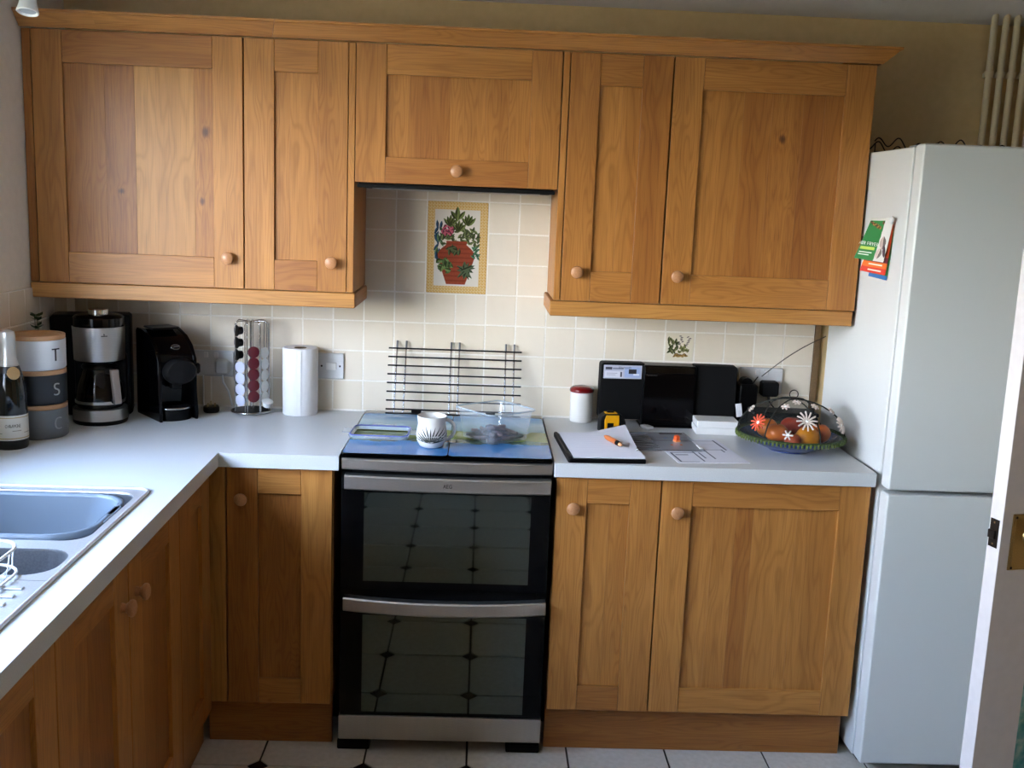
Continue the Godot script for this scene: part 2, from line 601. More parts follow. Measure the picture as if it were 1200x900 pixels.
# shaker door; at = lower left corner of its front face, in the cabinet's own axes
func door(cab: Node3D, at: Vector3, w: float, h: float, stile: float, rail: float, staves: Array, knob: Vector2, rail_low := -1.0) -> MeshInstance3D:
	if rail_low < 0.0: rail_low = rail
	var d := put("door", B.new().span(Vector3(0.006, 0.006, -0.02), Vector3(w - 0.006, h - 0.006, -0.0155)).mesh(), wood(0, 2), cab, at)
	for s in [0, 1]:
		put("stile", plank(Vector3(stile, h, 0.02), 1), wood(), d, Vector3(stile * 0.5 if s == 0 else w - stile * 0.5, h * 0.5, -0.01))
	var iw = w - 2.0 * stile
	put("rail", plank(Vector3(iw - 0.0006, rail, 0.0196), 0), wood(), d, Vector3(w * 0.5, h - rail * 0.5, -0.0102))
	put("rail", plank(Vector3(iw - 0.0006, rail_low, 0.0196), 0), wood(), d, Vector3(w * 0.5, rail_low * 0.5, -0.0102))
	var x = stile
	var ih = h - rail - rail_low
	var total = 0.0
	for s in staves: total += s[0]
	for s in staves:
		var sw = iw * s[0] / total
		var m: Material
		var pm: ArrayMesh
		if s[1] >= 10:
			m = M.knotty[s[1] - 10]
			var b := B.new()
			b.us = Vector2(1.0 / sw, -1.0 / ih)
			b.off = Vector2(0.5, 0.5)
			b.box(Vector3.ZERO, Vector3(sw, ih + 0.004, 0.006), 0.0006)
			pm = b.mesh()
		else:
			m = wood(s[1])
			pm = plank(Vector3(sw, ih + 0.004, 0.006), 1, 0.0006)
		put("stave", pm, m, d, Vector3(x + sw * 0.5, rail_low + ih * 0.5, -0.0125))
		x += sw
	if knob != Vector2.ZERO:
		put("knob", M.knob_mesh, M.knob, d, Vector3(knob.x, knob.y, -0.0005))
	return d

func carcass(cab: Node3D, w: float, h: float, dep: float, y0: float, top := true, shelf := true):
	var b := B.new()
	b.span(Vector3(0, y0, -dep), Vector3(0.018, y0 + h, 0), 0.001)
	b.span(Vector3(w - 0.018, y0, -dep), Vector3(w, y0 + h, 0), 0.001)
	b.span(Vector3(0.018, y0, -dep), Vector3(w - 0.018, y0 + 0.018, 0), 0.001)
	b.span(Vector3(0.018, y0 + 0.018, -dep), Vector3(w - 0.018, y0 + h - 0.018, -dep + 0.008), 0.001)
	if top: b.span(Vector3(0.018, y0 + h - 0.018, -dep), Vector3(w - 0.018, y0 + h, 0), 0.001)
	if shelf: b.span(Vector3(0.018, y0 + h * 0.5, -dep + 0.008), Vector3(w - 0.018, y0 + h * 0.5 + 0.018, -0.02), 0.001)
	put("carcass", b.mesh(), wood(0, 2), cab)

# ------------------------------------------------------------------ the scene
func _ready():
	rng.seed = 20240
	view_and_light()
	materials()
	M.knob_mesh = knob_mesh()
	room()
	wall_tiles()
	floor_tiles()
	window_and_pipes()
	wall_cabinets()
	base_cabinets()
	worktops()
	cooker()
	fridge()
	open_door()
	sink()
	left_corner_items()
	hob_items()
	right_items()
	small_fixtures()

func view_and_light():
	var cam := Camera3D.new()
	cam.name = "camera"
	cam.transform = Transform3D(Basis(Vector3(0.99891244, 0.03890433, 0.02569816), Vector3(-0.03389892, 0.98440743, -0.17260612), Vector3(-0.03201258, 0.17154726, 0.98465564)), Vector3(0.3867, 1.5806, 3.3731))
	cam.fov = rad_to_deg(2.0 * atan(450.0 / 1201.4))
	cam.near = 0.05
	add_child(cam)
	cam.current = true
	var sm := ProceduralSkyMaterial.new()
	sm.sky_top_color = Color(0.6, 0.72, 0.9)
	sm.sky_horizon_color = Color(0.98, 0.98, 0.97)
	sm.ground_horizon_color = Color(0.66, 0.66, 0.6)
	sm.ground_bottom_color = Color(0.4, 0.4, 0.35)
	sm.sky_curve = 0.2
	var sky := Sky.new()
	sky.sky_material = sm
	var e := Environment.new()
	e.background_mode = Environment.BG_SKY
	e.sky = sky
	e.background_energy_multiplier = 48.0
	e.tonemap_mode = Environment.TONE_MAPPER_LINEAR
	e.tonemap_exposure = 1.0
	e.sdfgi_enabled = true
	e.ssao_enabled = true
	e.ssil_enabled = true
	var we := WorldEnvironment.new()
	we.name = "world_environment"
	we.environment = e
	add_child(we)

const XL := -0.945   # left wall
const XR := 2.35     # right wall
const ZF := 4.3      # wall behind the camera
const YC := 2.31     # ceiling
const WZ0 := 0.85    # window opening in the left wall
const WZ1 := 3.0
const WY0 := 1.08
const WY1 := 2.0

func room():
	var fl = struct(put("floor", B.new().span(Vector3(XL - 0.25, -0.1, -0.2), Vector3(XR + 0.2, -0.004, ZF + 0.2), 0.0).mesh(), M.dark_grout))
	M.floor_node = fl
	M.wall_back = struct(put("wall_back", B.new().span(Vector3(XL - 0.25, -0.004, -0.2), Vector3(XR + 0.2, YC, -0.008), 0.0).mesh(), M.paint))
	struct(put("ceiling", B.new().span(Vector3(XL - 0.25, YC, -0.2), Vector3(XR + 0.2, YC + 0.1, ZF + 0.2), 0.0).mesh(), M.white_paint))
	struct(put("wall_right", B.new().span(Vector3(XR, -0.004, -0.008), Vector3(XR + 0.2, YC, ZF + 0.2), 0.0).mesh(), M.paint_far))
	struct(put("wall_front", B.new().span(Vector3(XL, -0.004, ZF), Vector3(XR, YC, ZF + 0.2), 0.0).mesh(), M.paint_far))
	var b := B.new()
	var x0 = XL - 0.25
	b.span(Vector3(x0, -0.004, -0.008), Vector3(XL, YC, WZ0), 0.0)
	b.span(Vector3(x0, -0.004, WZ1), Vector3(XL, YC, ZF + 0.2), 0.0)
	b.span(Vector3(x0, -0.004, WZ0), Vector3(XL, WY0, WZ1), 0.0)
	b.span(Vector3(x0, WY1, WZ0), Vector3(XL, YC, WZ1), 0.0)
	M.wall_left = struct(put("wall_left", b.mesh(), M.paint_left))
	# sloping cove between wall and ceiling
	var c := B.new()
	c.xf = Transform3D(Basis(Vector3(0, 0, 1), Vector3(0, 1, 0), Vector3(-1, 0, 0)), Vector3.ZERO)
	c.prism(PackedVector2Array([Vector2(-0.008, 2.207), Vector2(0.012, 2.215), Vector2(0.045, 2.24), Vector2(0.07, 2.272), Vector2(0.085, 2.31), Vector2(-0.008, 2.31)]), -XR, -XL)
	struct(put("trim_1", c.mesh(), M.white_paint))
	# brown strip put in for the shaded wall edge where the tiles stop
	struct(put("shade_strip_2", B.new().span(Vector3(1.5015, WT, -0.008), Vector3(1.5225, 1.3, 0.002), 0.001).mesh(), mottle(Color(0.42, 0.33, 0.22), Color(0.5, 0.4, 0.28), 82, 0.06, 8.0, 0.7)))

func tile_meshes(w: float, h: float, d: float) -> Array:
	var out := []
	for k in 3:
		out.append(B.new().box(Vector3.ZERO, Vector3(w, h, d), 0.0028).mesh())
	return out

func wall_tiles():
	var w = M.wall_back
	put("grout", B.new().span(Vector3(XL, 0.86, -0.008), Vector3(1.5, 1.30, -0.0014), 0.0).span(Vector3(0.0, 1.30, -0.008), Vector3(0.62, 1.70, -0.0014), 0.0).mesh(), M.grout, w)
	var full = tile_meshes(0.0978, 0.0978, 0.006)
	var half := B.new().box(Vector3.ZERO, Vector3(0.0425, 0.0978, 0.006), 0.0028).mesh()
	for i in range(-10, 15):
		for j in 8:
			var x = 0.05 + i * 0.1
			var y = 0.887 + 0.05 + j * 0.1
			if j > 3 and (i < 0 or i > 5): continue
			if i >= 2 and i <= 3 and j >= 4 and j <= 6: continue
			var herb = i == 10 and j == 2
			var o: MeshInstance3D
			if i == -10:
				o = put("tile", half, M.tile[rng.randi() % 3], w, Vector3(-0.9228, y, -0.0031))
			else:
				o = put("tile", full[0], M.tile[rng.randi() % 3], w, Vector3(x, y, -0.0031))
			o.rotation = Vector3(rng.randf_range(-0.006, 0.006), rng.randf_range(-0.006, 0.006), 0)
			if herb:
				var pm := mat(Color.WHITE, 0.12, 0.0, herb_print())
				var b := B.new()
				b.prism(rrect(0.088, 0.088, 0.002, 1), 0.0028, 0.0034, 0.0, Rect2(-0.044, -0.044, 0.088, 0.088))
				var pr := put("herb_print", b.mesh(), pm, o)
				pr.set_meta("label", "green herb sprig printed on one cream wall tile")
	# painted pot picture over two by three tiles
	var b2 := B.new()
	b2.prism(rrect(0.196, 0.297, 0.003, 2), -0.006, 0.0006, 0.001, Rect2(-0.098, -0.1485, 0.196, 0.297))
	var mu := put("picture_tile", b2.mesh(), mat(Color.WHITE, 0.12, 0.0, mural_print()), w, Vector3(0.3, 1.437, 0))
	mu.set_meta("label", "picture tile of a red pot with herbs and flowers in a cane border")
	# left wall: three rows and more of the same tiles
	var wl = M.wall_left
	put("grout", B.new().span(Vector3(XL, 0.86, 0.0), Vector3(XL + 0.0066, 1.287, WZ0 - 0.002), 0.0).mesh(), M.grout, wl)
	var side := B.new().box(Vector3.ZERO, Vector3(0.006, 0.0978, 0.0978), 0.0028).mesh()
	for j in 4:
		for k in 6:
			var z = 0.116 + k * 0.1
			var o := put("tile", side, M.tile[rng.randi() % 3], wl, Vector3(XL + 0.0049, 0.937 + j * 0.1, z))
			o.rotation = Vector3(0, rng.randf_range(-0.006, 0.006), rng.randf_range(-0.006, 0.006))

func floor_tiles():
	var f = M.floor_node
	var p = 0.2935
	var g = 0.0028
	var c = 0.027
	var h = p * 0.5 - g
	var oct := PackedVector2Array([Vector2(h, h - c), Vector2(h - c, h), Vector2(c - h, h), Vector2(-h, h - c), Vector2(-h, c - h), Vector2(c - h, -h), Vector2(h - c, -h), Vector2(h, c - h)])
	var b := B.new()
	b.xf = lying(-0.006)
	b.prism(oct, 0.0, 0.006, 0.0012)
	var om := b.mesh()
	var q = c - 0.001
	var b2 := B.new()
	b2.xf = lying(-0.006)
	b2.prism(PackedVector2Array([Vector2(q, 0), Vector2(0, q), Vector2(-q, 0), Vector2(0, -q)]), 0.0, 0.0057, 0.001)
	var dm := b2.mesh()
	for i in range(-1, 9):
		for k in range(-1, 13):
			var x = -0.2 + (i + 0.5) * p
			var z = 0.697 + (k + 0.5) * p
			if x + p * 0.5 > XR or z + p * 0.5 > ZF: continue
			put("tile", om, M.floor[rng.randi() % 2], f, Vector3(x, 0, z))
			put("inset", dm, M.inset, f, Vector3(x - p * 0.5, 0, z - p * 0.5))

func window_and_pipes():
	# white window over the sink, set well back in its reveal
	var w := Node3D.new()
	w.name = "window_1"
	add_child(w)
	struct(w)
	w.position = Vector3(XL - 0.16, 0, 0)
	var b := B.new()
	var fw = 0.055
	b.span(Vector3(-0.03, WY0, WZ0), Vector3(0.03, WY0 + fw, WZ1), 0.004)
	b.span(Vector3(-0.03, WY1 - fw, WZ0), Vector3(0.03, WY1, WZ1), 0.004)
	b.span(Vector3(-0.03, WY0 + fw, WZ0), Vector3(0.03, WY1 - fw, WZ0 + fw), 0.004)
	b.span(Vector3(-0.03, WY0 + fw, WZ1 - fw), Vector3(0.03, WY1 - fw, WZ1), 0.004)
	var zm = (WZ0 + WZ1) * 0.5
	b.span(Vector3(-0.03, WY0 + fw, zm - 0.035), Vector3(0.03, WY1 - fw, zm + 0.035), 0.004)
	put("window_frame", b.mesh(), M.white, w)
	for r in [[WZ0 + fw, zm - 0.035], [zm + 0.035, WZ1 - fw]]:
		put("pane", B.new().span(Vector3(-0.003, WY0 + fw, r[0]), Vector3(0.003, WY1 - fw, r[1]), 0.0).mesh(), M.pane, w)
	put("window_sill", B.new().span(Vector3(0.03, WY0, WZ0), Vector3(0.17, WY0 + 0.012, WZ1), 0.003).mesh(), M.white, w)
	# heating pipes in the far corner above the fridge
	var xs = [1.975, 2.012, 2.048, 2.086]
	var names = ["leftmost cream heating pipe on the wall above the fridge", "second cream heating pipe from the left above the fridge", "third cream heating pipe from the left above the fridge", "rightmost cream heating pipe on the wall above the fridge"]
	for k in 4:
		var t = thing("heating_pipe", names[k], "pipe", Vector3(xs[k], 0, 0.026), 0.0, "heating pipes above the fridge")
		put("pipe", B.new().tube([Vector3(0, 0.0, 0), Vector3(0, 2.252, 0)], 0.0105, 14).mesh(), M.pipe, t)
		var c := B.new()
		c.xf = Transform3D(Basis.IDENTITY, Vector3(0, 2.05, 0))
		c.lathe([[0.0108, -0.009], [0.0145, -0.009], [0.0145, 0.009], [0.0108, 0.009]], 16)
		c.xf = Transform3D.IDENTITY
		c.span(Vector3(-0.006, 2.043, -0.033), Vector3(0.006, 2.057, -0.011), 0.001)
		put("pipe_clip", c.mesh(), M.pipe, t)

const WD := 0.312  # front of the wall cabinet doors
func wall_cabinets():
	var y0 = 1.3061
	var h = 0.7155
	# [x of the carcass, width, door x, door width, staves, knob, label]
	var defs = [
		[-0.943, 0.626, -0.917, 0.598, [[0.27, 2], [0.2, 11], [0.4, 4], [0.13, 10]], Vector2(0.553, 0.089), "wide oak wall cabinet at the left wall, above the coffee machines"],
		[-0.317, 0.3, -0.317, 0.3, [[0.35, 0], [0.65, 1]], Vector2(0.256, 0.087), "narrow oak wall cabinet just left of the extractor hood"],
		[0.62, 0.3, 0.62, 0.298, [[0.55, 1], [0.45, 0]], Vector2(0.044, 0.087), "narrow oak wall cabinet just right of the extractor hood"],
		[0.92, 0.592, 0.921, 0.591, [[0.3, 0], [0.2, 2], [0.22, 12], [0.15, 3], [0.13, 2]], Vector2(0.042, 0.085), "wide oak wall cabinet next to the fridge"]]
	for d in defs:
		var t = thing("wall_cabinet", d[6], "cabinet", Vector3(d[0], y0, WD - 0.0215), 0.0, "oak wall cabinets")
		carcass(t, d[1], h, WD - 0.0225, 0.0)
		if d[0] < -0.9: put("filler", plank(Vector3(0.024, h, 0.019), 1), wood(2, 0), t, Vector3(0.0125, h * 0.5, 0.0105))
		door(t, Vector3(d[2] - d[0] + 0.001, 0.0, 0.0215), d[3] - 0.002, h, 0.086, 0.09, d[4], d[5])
	# hood cabinet with a drop front
	var hc = thing("hood_cabinet", "oak flap-front cabinet housing the extractor hood above the cooker", "cabinet", Vector3(0.0035, 1.632, WD - 0.0215))
	carcass(hc, 0.594, 0.3896, WD - 0.0225, 0.0, true, false)
	door(hc, Vector3(0.001, -0.0015, 0.0215), 0.592, 0.391, 0.087, 0.084, [[0.16, 1], [0.28, 2], [0.25, 1], [0.16, 0], [0.15, 1]], Vector2(0.296, 0.041), 0.075)
	var ex = thing("extractor_hood", "slim black extractor hood under the flap-front oak cabinet", "extractor hood", Vector3(0.3, 1.6165, 0.0))
	put("housing", B.new().span(Vector3(-0.288, 0, 0.02), Vector3(0.288, 0.0135, 0.298), 0.003).mesh(), M.charcoal, ex)
	put("slide_front", B.new().span(Vector3(-0.29, -0.001, 0.299), Vector3(0.29, 0.0095, 0.311), 0.002).mesh(), M.matt_black, ex)
	put("filter", B.new().span(Vector3(-0.25, -0.003, 0.05), Vector3(0.25, 0.001, 0.26), 0.001).mesh(), M.steel, ex)
	# end panels either side of the hood
	for s in [[-0.0165, "oak end panel left of the extractor hood"], [0.599, "oak end panel right of the extractor hood"]]:
		tag(put("end_panel", plank(Vector3(0.0188, h, WD - 0.002), 1), wood(1, 0), null, Vector3(s[0] + 0.0097, y0 + h * 0.5, WD * 0.5 - 0.0)), s[1], "panel", "oak end panels")
	# light pelmets under the cabinets
	for s in [[-0.943, 0.009, true, "oak light pelmet under the wall cabinets left of the cooker"], [0.59, 1.507, false, "oak light pelmet under the wall cabinets right of the cooker"]]:
		var t = thing("light_pelmet", s[3], "pelmet", Vector3(s[0], 1.2585, 0.0), 0.0, "light pelmets")
		var w = s[1] - s[0]
		put("front_board", plank(Vector3(w, 0.045, 0.02), 0, 0.003), wood(4, 0), t, Vector3(w * 0.5, 0.0235, WD - 0.008))
		put("return_board", plank(Vector3(0.02, 0.045, WD - 0.022), 2, 0.003), wood(0, 0), t, Vector3(w - 0.01 if s[2] else 0.01, 0.0235, (WD - 0.022) * 0.5))
		if not s[2]: put("return_board", plank(Vector3(0.02, 0.045, WD - 0.022), 2, 0.003), wood(0, 0), t, Vector3(w - 0.01, 0.0235, (WD - 0.022) * 0.5))
	# cornice: sloping moulding in two lengths joined by a scarf, with a mitred return at the fridge end
	var prof = [Vector2(0.0, 0.0), Vector2(0.012, 0.0), Vector2(0.018, 0.006), Vector2(0.046, 0.034), Vector2(0.052, 0.036), Vector2(0.052, 0.043), Vector2(0.0, 0.043)]
	var co = thing("cornice", "oak cornice moulding running along the top of the wall cabinets", "cornice", Vector3(0, 2.0245, 0))
	var xj0 = -0.238
	var xj1 = -0.225
	var zb = WD - 0.002
	cornice_piece(co, prof, zb, XL + 0.002, xj0, 0.0, 0.35)
	cornice_piece(co, prof, zb, xj0 + 0.0012, 1.511, 0.35, 1.0)
	# return running back to the wall
	var b := B.new()
	b.grain = 2
	var rings := []
	for e in [[0.0, 0.0], [zb, 1.0]]:
		var ring := []
		for q in prof: ring.append(Vector3(1.511 + q.x, q.y, e[0] + q.x * e[1]))
		rings.append(ring)
	sweep_flat(b, rings)
	put("return_length", b.mesh(), wood(0, 2), co)

func sweep_flat(b: B, rings: Array):
	var m = rings[0].size()
	var cen = Vector3.ZERO
	for r in rings:
		for p in r: cen += p / float(m * rings.size())
	for i in m:
		var j = (i + 1) % m
		var a = rings[0][i]
		var c = rings[0][j]
		var d = rings[1][j]
		var e = rings[1][i]
		var nn = (c - a).cross(e - a).normalized()
		if nn.dot((a + c + d + e) * 0.25 - cen) < 0.0: nn = -nn
		var ids := []
		var s = (c - a).length()
		for q in [[a, 0.0], [c, s], [d, s], [e, 0.0]]:
			var pt: Vector3 = q[0]
			ids.append(b.vert(pt, nn, Vector2(q[1] * 4.0 + 0.13 * i, pt[b.grain]) + b.off))
		b.quad(ids[0], ids[1], ids[2], ids[3])
	for e in 2:
		var ring = rings[e]
		var o = rings[1 - e]
		var nn = (ring[2] - ring[0]).cross(ring[4] - ring[0]).normalized()
		if nn.dot(ring[0] - o[0]) < 0.0: nn = -nn
		var c = Vector3.ZERO
		for p in ring: c += p / float(m)
		var ci = b.vert(c, nn, Vector2(0.1, 0.1))
		var ids := []
		for p in ring: ids.append(b.vert(p, nn, Vector2(p.x * 4.0, p.y)))
		for i in m: b.tri(ci, ids[i], ids[(i + 1) % m])

func cornice_piece(co: Node3D, prof: Array, zb: float, xa: float, xb: float, la: float, lb: float):
	var b := B.new()
	b.grain = 0
	b.off = Vector2(rng.randf(), rng.randf())
	var rings := []
	for e in [[xa, la], [xb, lb]]:
		var ring := []
		for q in prof: ring.append(Vector3(e[0] + q.x * e[1], q.y, zb + q.x))
		rings.append(ring)
	sweep_flat(b, rings)
	put("length", b.mesh(), wood(1, 0), co)

const BD := 0.604  # front of the base doors
func base_cabinets():
	var y0 = 0.142
	var h = 0.698
	var defs = [
		[-0.305, 0.295, [[1, 2]], Vector2(0.043, 0.61), "narrow oak base cabinet in the corner left of the cooker", -0.305],
		[0.612, 0.296, [[0.55, 1], [0.45, 0]], Vector2(0.047, 0.612), "narrow oak base cabinet right of the cooker", 0.612],
		[0.909, 0.594, [[0.16, 1], [0.15, 0], [0.12, 2], [0.3, 1], [0.27, 0]], Vector2(0.043, 0.609), "wide oak base cabinet next to the fridge", 0.909]]
	for d in defs:
		var t = thing("base_cabinet", d[4], "cabinet", Vector3(d[0], 0.0, BD - 0.0215), 0.0, "oak base cabinets")
		carcass(t, d[1], h, BD - 0.03, y0)
		door(t, Vector3(0.0015, y0, 0.0215), d[1] - 0.003, h, 0.086, 0.075, d[2], d[3], 0.075)
	# run under the sink, facing right
	var turn = PI / 2 + 0.02
	# [distance along the run from z 0.645, width]
	var run = [
		[0.945, 0.3, [[1, 2]], Vector2.ZERO, "oak base cabinet under the worktop beside the sink, next to the corner"],
		[1.33, 0.384, [[0.5, 2], [0.5, 3]], Vector2(0.045, 0.6), "oak sink base cabinet with its knob at the near edge"],
		[1.715, 0.384, [[0.4, 2], [0.6, 3]], Vector2(0.338, 0.6), "oak sink base cabinet with its knob at the far edge"],
		[2.31, 0.594, [[0.5, 0], [0.5, 2]], Vector2.ZERO, "oak base cabinet at the left edge of the picture, nearest the camera"]]
	for d in run:
		var z = d[0]
		var x = -0.32 + 0.02 * (z - 0.63) - 0.02
		var t = thing("base_cabinet", d[4], "cabinet", Vector3(x - 0.0215, 0, z), turn, "oak base cabinets")
		carcass(t, d[1], h, 0.56, y0, false, false)
		door(t, Vector3(0.0015, y0, 0.0215), d[1] - 0.003, h, 0.086, 0.075, d[2], d[3], 0.075)
	# corner post
	tag(put("corner_post", plank(Vector3(0.058, 0.7, 0.022), 1, 0.003), wood(4, 2), null, Vector3(-0.336, 0.4915, 0.594)), "pale oak corner post between the two runs of base cabinets", "post")
	# plinths
	var pl = [
		[Vector3(-0.37, 0, 0.5425), Vector3(-0.012, 0.1395, 0.5625), 0, "oak plinth under the corner base cabinet left of the cooker"],
		[Vector3(0.612, 0, 0.5425), Vector3(1.497, 0.1395, 0.5625), 0, "oak plinth under the base cabinets right of the cooker"]]
	for p in pl:
		tag(put("plinth", plank(p[1] - p[0], 0), wood(2, 1), null, (p[0] + p[1]) * 0.5), p[3], "plinth", "oak plinths")
	var o = tag(put("plinth", plank(Vector3(1.9, 0.1395, 0.018), 0), wood(2, 1), null, Vector3(-0.373, 0.06975, 1.525)), "oak plinth along the floor under the sink run", "plinth", "oak plinths")
	o.rotation.y = turn

func edge_x(z: float) -> float:
	return -0.32 + 0.02 * (z - 0.63)

func worktops():
	# L-shaped worktop with the sink cut out
	var y1 = WT
	var y0 = WT - 0.04
	var hx = func(z): return edge_x(z) - 0.07
	var za = 1.035
	var zb = 1.6
	var quads = [
		[Vector2(XL + 0.001, 0.001), Vector2(0.0083, 0.001), Vector2(0.0083, 0.624), Vector2(XL + 0.001, 0.624)],
		[Vector2(XL + 0.001, 0.624), Vector2(edge_x(0.624), 0.624), Vector2(edge_x(za), za), Vector2(XL + 0.001, za)],
		[Vector2(XL + 0.001, za), Vector2(-0.86, za), Vector2(-0.86, zb), Vector2(XL + 0.001, zb)],
		[Vector2(hx.call(za), za), Vector2(edge_x(za), za), Vector2(edge_x(zb), zb), Vector2(hx.call(zb), zb)],
		[Vector2(XL + 0.001, zb), Vector2(edge_x(zb), zb), Vector2(edge_x(2.6), 2.6), Vector2(XL + 0.001, 2.6)]]
	var b := B.new()
	for q in quads:
		for f in [[y1, 1.0], [y0, -1.0]]:
			var ids := []
			for p in q: ids.append(b.vert(Vector3(p.x, f[0], p.y), Vector3(0, f[1], 0), p))
			b.quad(ids[0], ids[1], ids[2], ids[3])
	var loops = [[Vector2(XL + 0.001, 0.001), Vector2(0.0083, 0.001), Vector2(0.0083, 0.624), Vector2(edge_x(0.624), 0.624), Vector2(edge_x(2.6), 2.6), Vector2(XL + 0.001, 2.6)], [Vector2(-0.86, za), Vector2(-0.86, zb), Vector2(hx.call(zb), zb), Vector2(hx.call(za), za)]]
	for l in loops:
		for i in l.size():
			var p = l[i]
			var q = l[(i + 1) % l.size()]
			var d = (q - p).normalized()
			var nn = Vector3(d.y, 0, -d.x)
			b.quad(b.vert(Vector3(p.x, y0, p.y), nn, p), b.vert(Vector3(q.x, y0, q.y), nn, q), b.vert(Vector3(q.x, y1, q.y), nn, q), b.vert(Vector3(p.x, y1, p.y), nn, p))
	tag(put("worktop", b.mesh(), M.worktop), "white L-shaped worktop with the sink let into it", "worktop", "white worktops")
	tag(put("worktop", B.new().span(Vector3(0.603, y0, 0.001), Vector3(1.5055, y1, 0.624), 0.0015).mesh(), M.worktop), "short white worktop between the cooker and the fridge", "worktop", "white worktops")

func bowed(b: B, x0: float, x1: float, y0: float, y1: float, z: float, bow: float, thick: float, sag := 0.0):
	# strip bowed towards the room, drawn as a lofted row of sections
	var rings := []
	var k = 16
	for i in k + 1:
		var t = float(i) / k
		var x = lerpf(x0, x1, t)
		var s = 4.0 * t * (1.0 - t)
		var zz = z + bow * s
		var dy = -sag * s
		var e = minf(0.004, thick * 0.4)
		rings.append([Vector3(x, y0 + dy, zz - thick), Vector3(x, y0 + dy, zz - e), Vector3(x, y0 + dy + e, zz), Vector3(x, y1 + dy - e, zz), Vector3(x, y1 + dy, zz - e), Vector3(x, y1 + dy, zz - thick)])
	for i in k:
		for j in 6:
			var j2 = (j + 1) % 6
			var a = rings[i][j]
			var c = rings[i][j2]
			var nn = Vector3(0, c.z - a.z, -(c.y - a.y)).normalized()
			var cen = (a + c) * 0.5 - (rings[i][0] + rings[i][3]) * 0.5
			if nn.dot(Vector3(0, cen.y, cen.z)) < 0.0: nn = -nn
			var sl0 = -bow * 4.0 * (1.0 - 2.0 * float(i) / k) / (x1 - x0)
			var sl1 = -bow * 4.0 * (1.0 - 2.0 * float(i + 1) / k) / (x1 - x0)
			var n0 = (nn + Vector3(sl0 * nn.z, 0, 0)).normalized()
			var n1 = (nn + Vector3(sl1 * nn.z, 0, 0)).normalized()
			b.quad(b.vert(a, n0, Vector2(a.x, a.y)), b.vert(c, n0, Vector2(c.x, c.y)), b.vert(rings[i + 1][j2], n1, Vector2(rings[i + 1][j2].x, c.y)), b.vert(rings[i + 1][j], n1, Vector2(rings[i + 1][j].x, a.y)))
	for e in [0, k]:
		var nn = Vector3(-1 if e == 0 else 1, 0, 0)
		var ids := []
		for p in rings[e]: ids.append(b.vert(p, nn, Vector2(p.z, p.y)))
		for j in range(1, 5): b.tri(ids[0], ids[j], ids[j + 1])

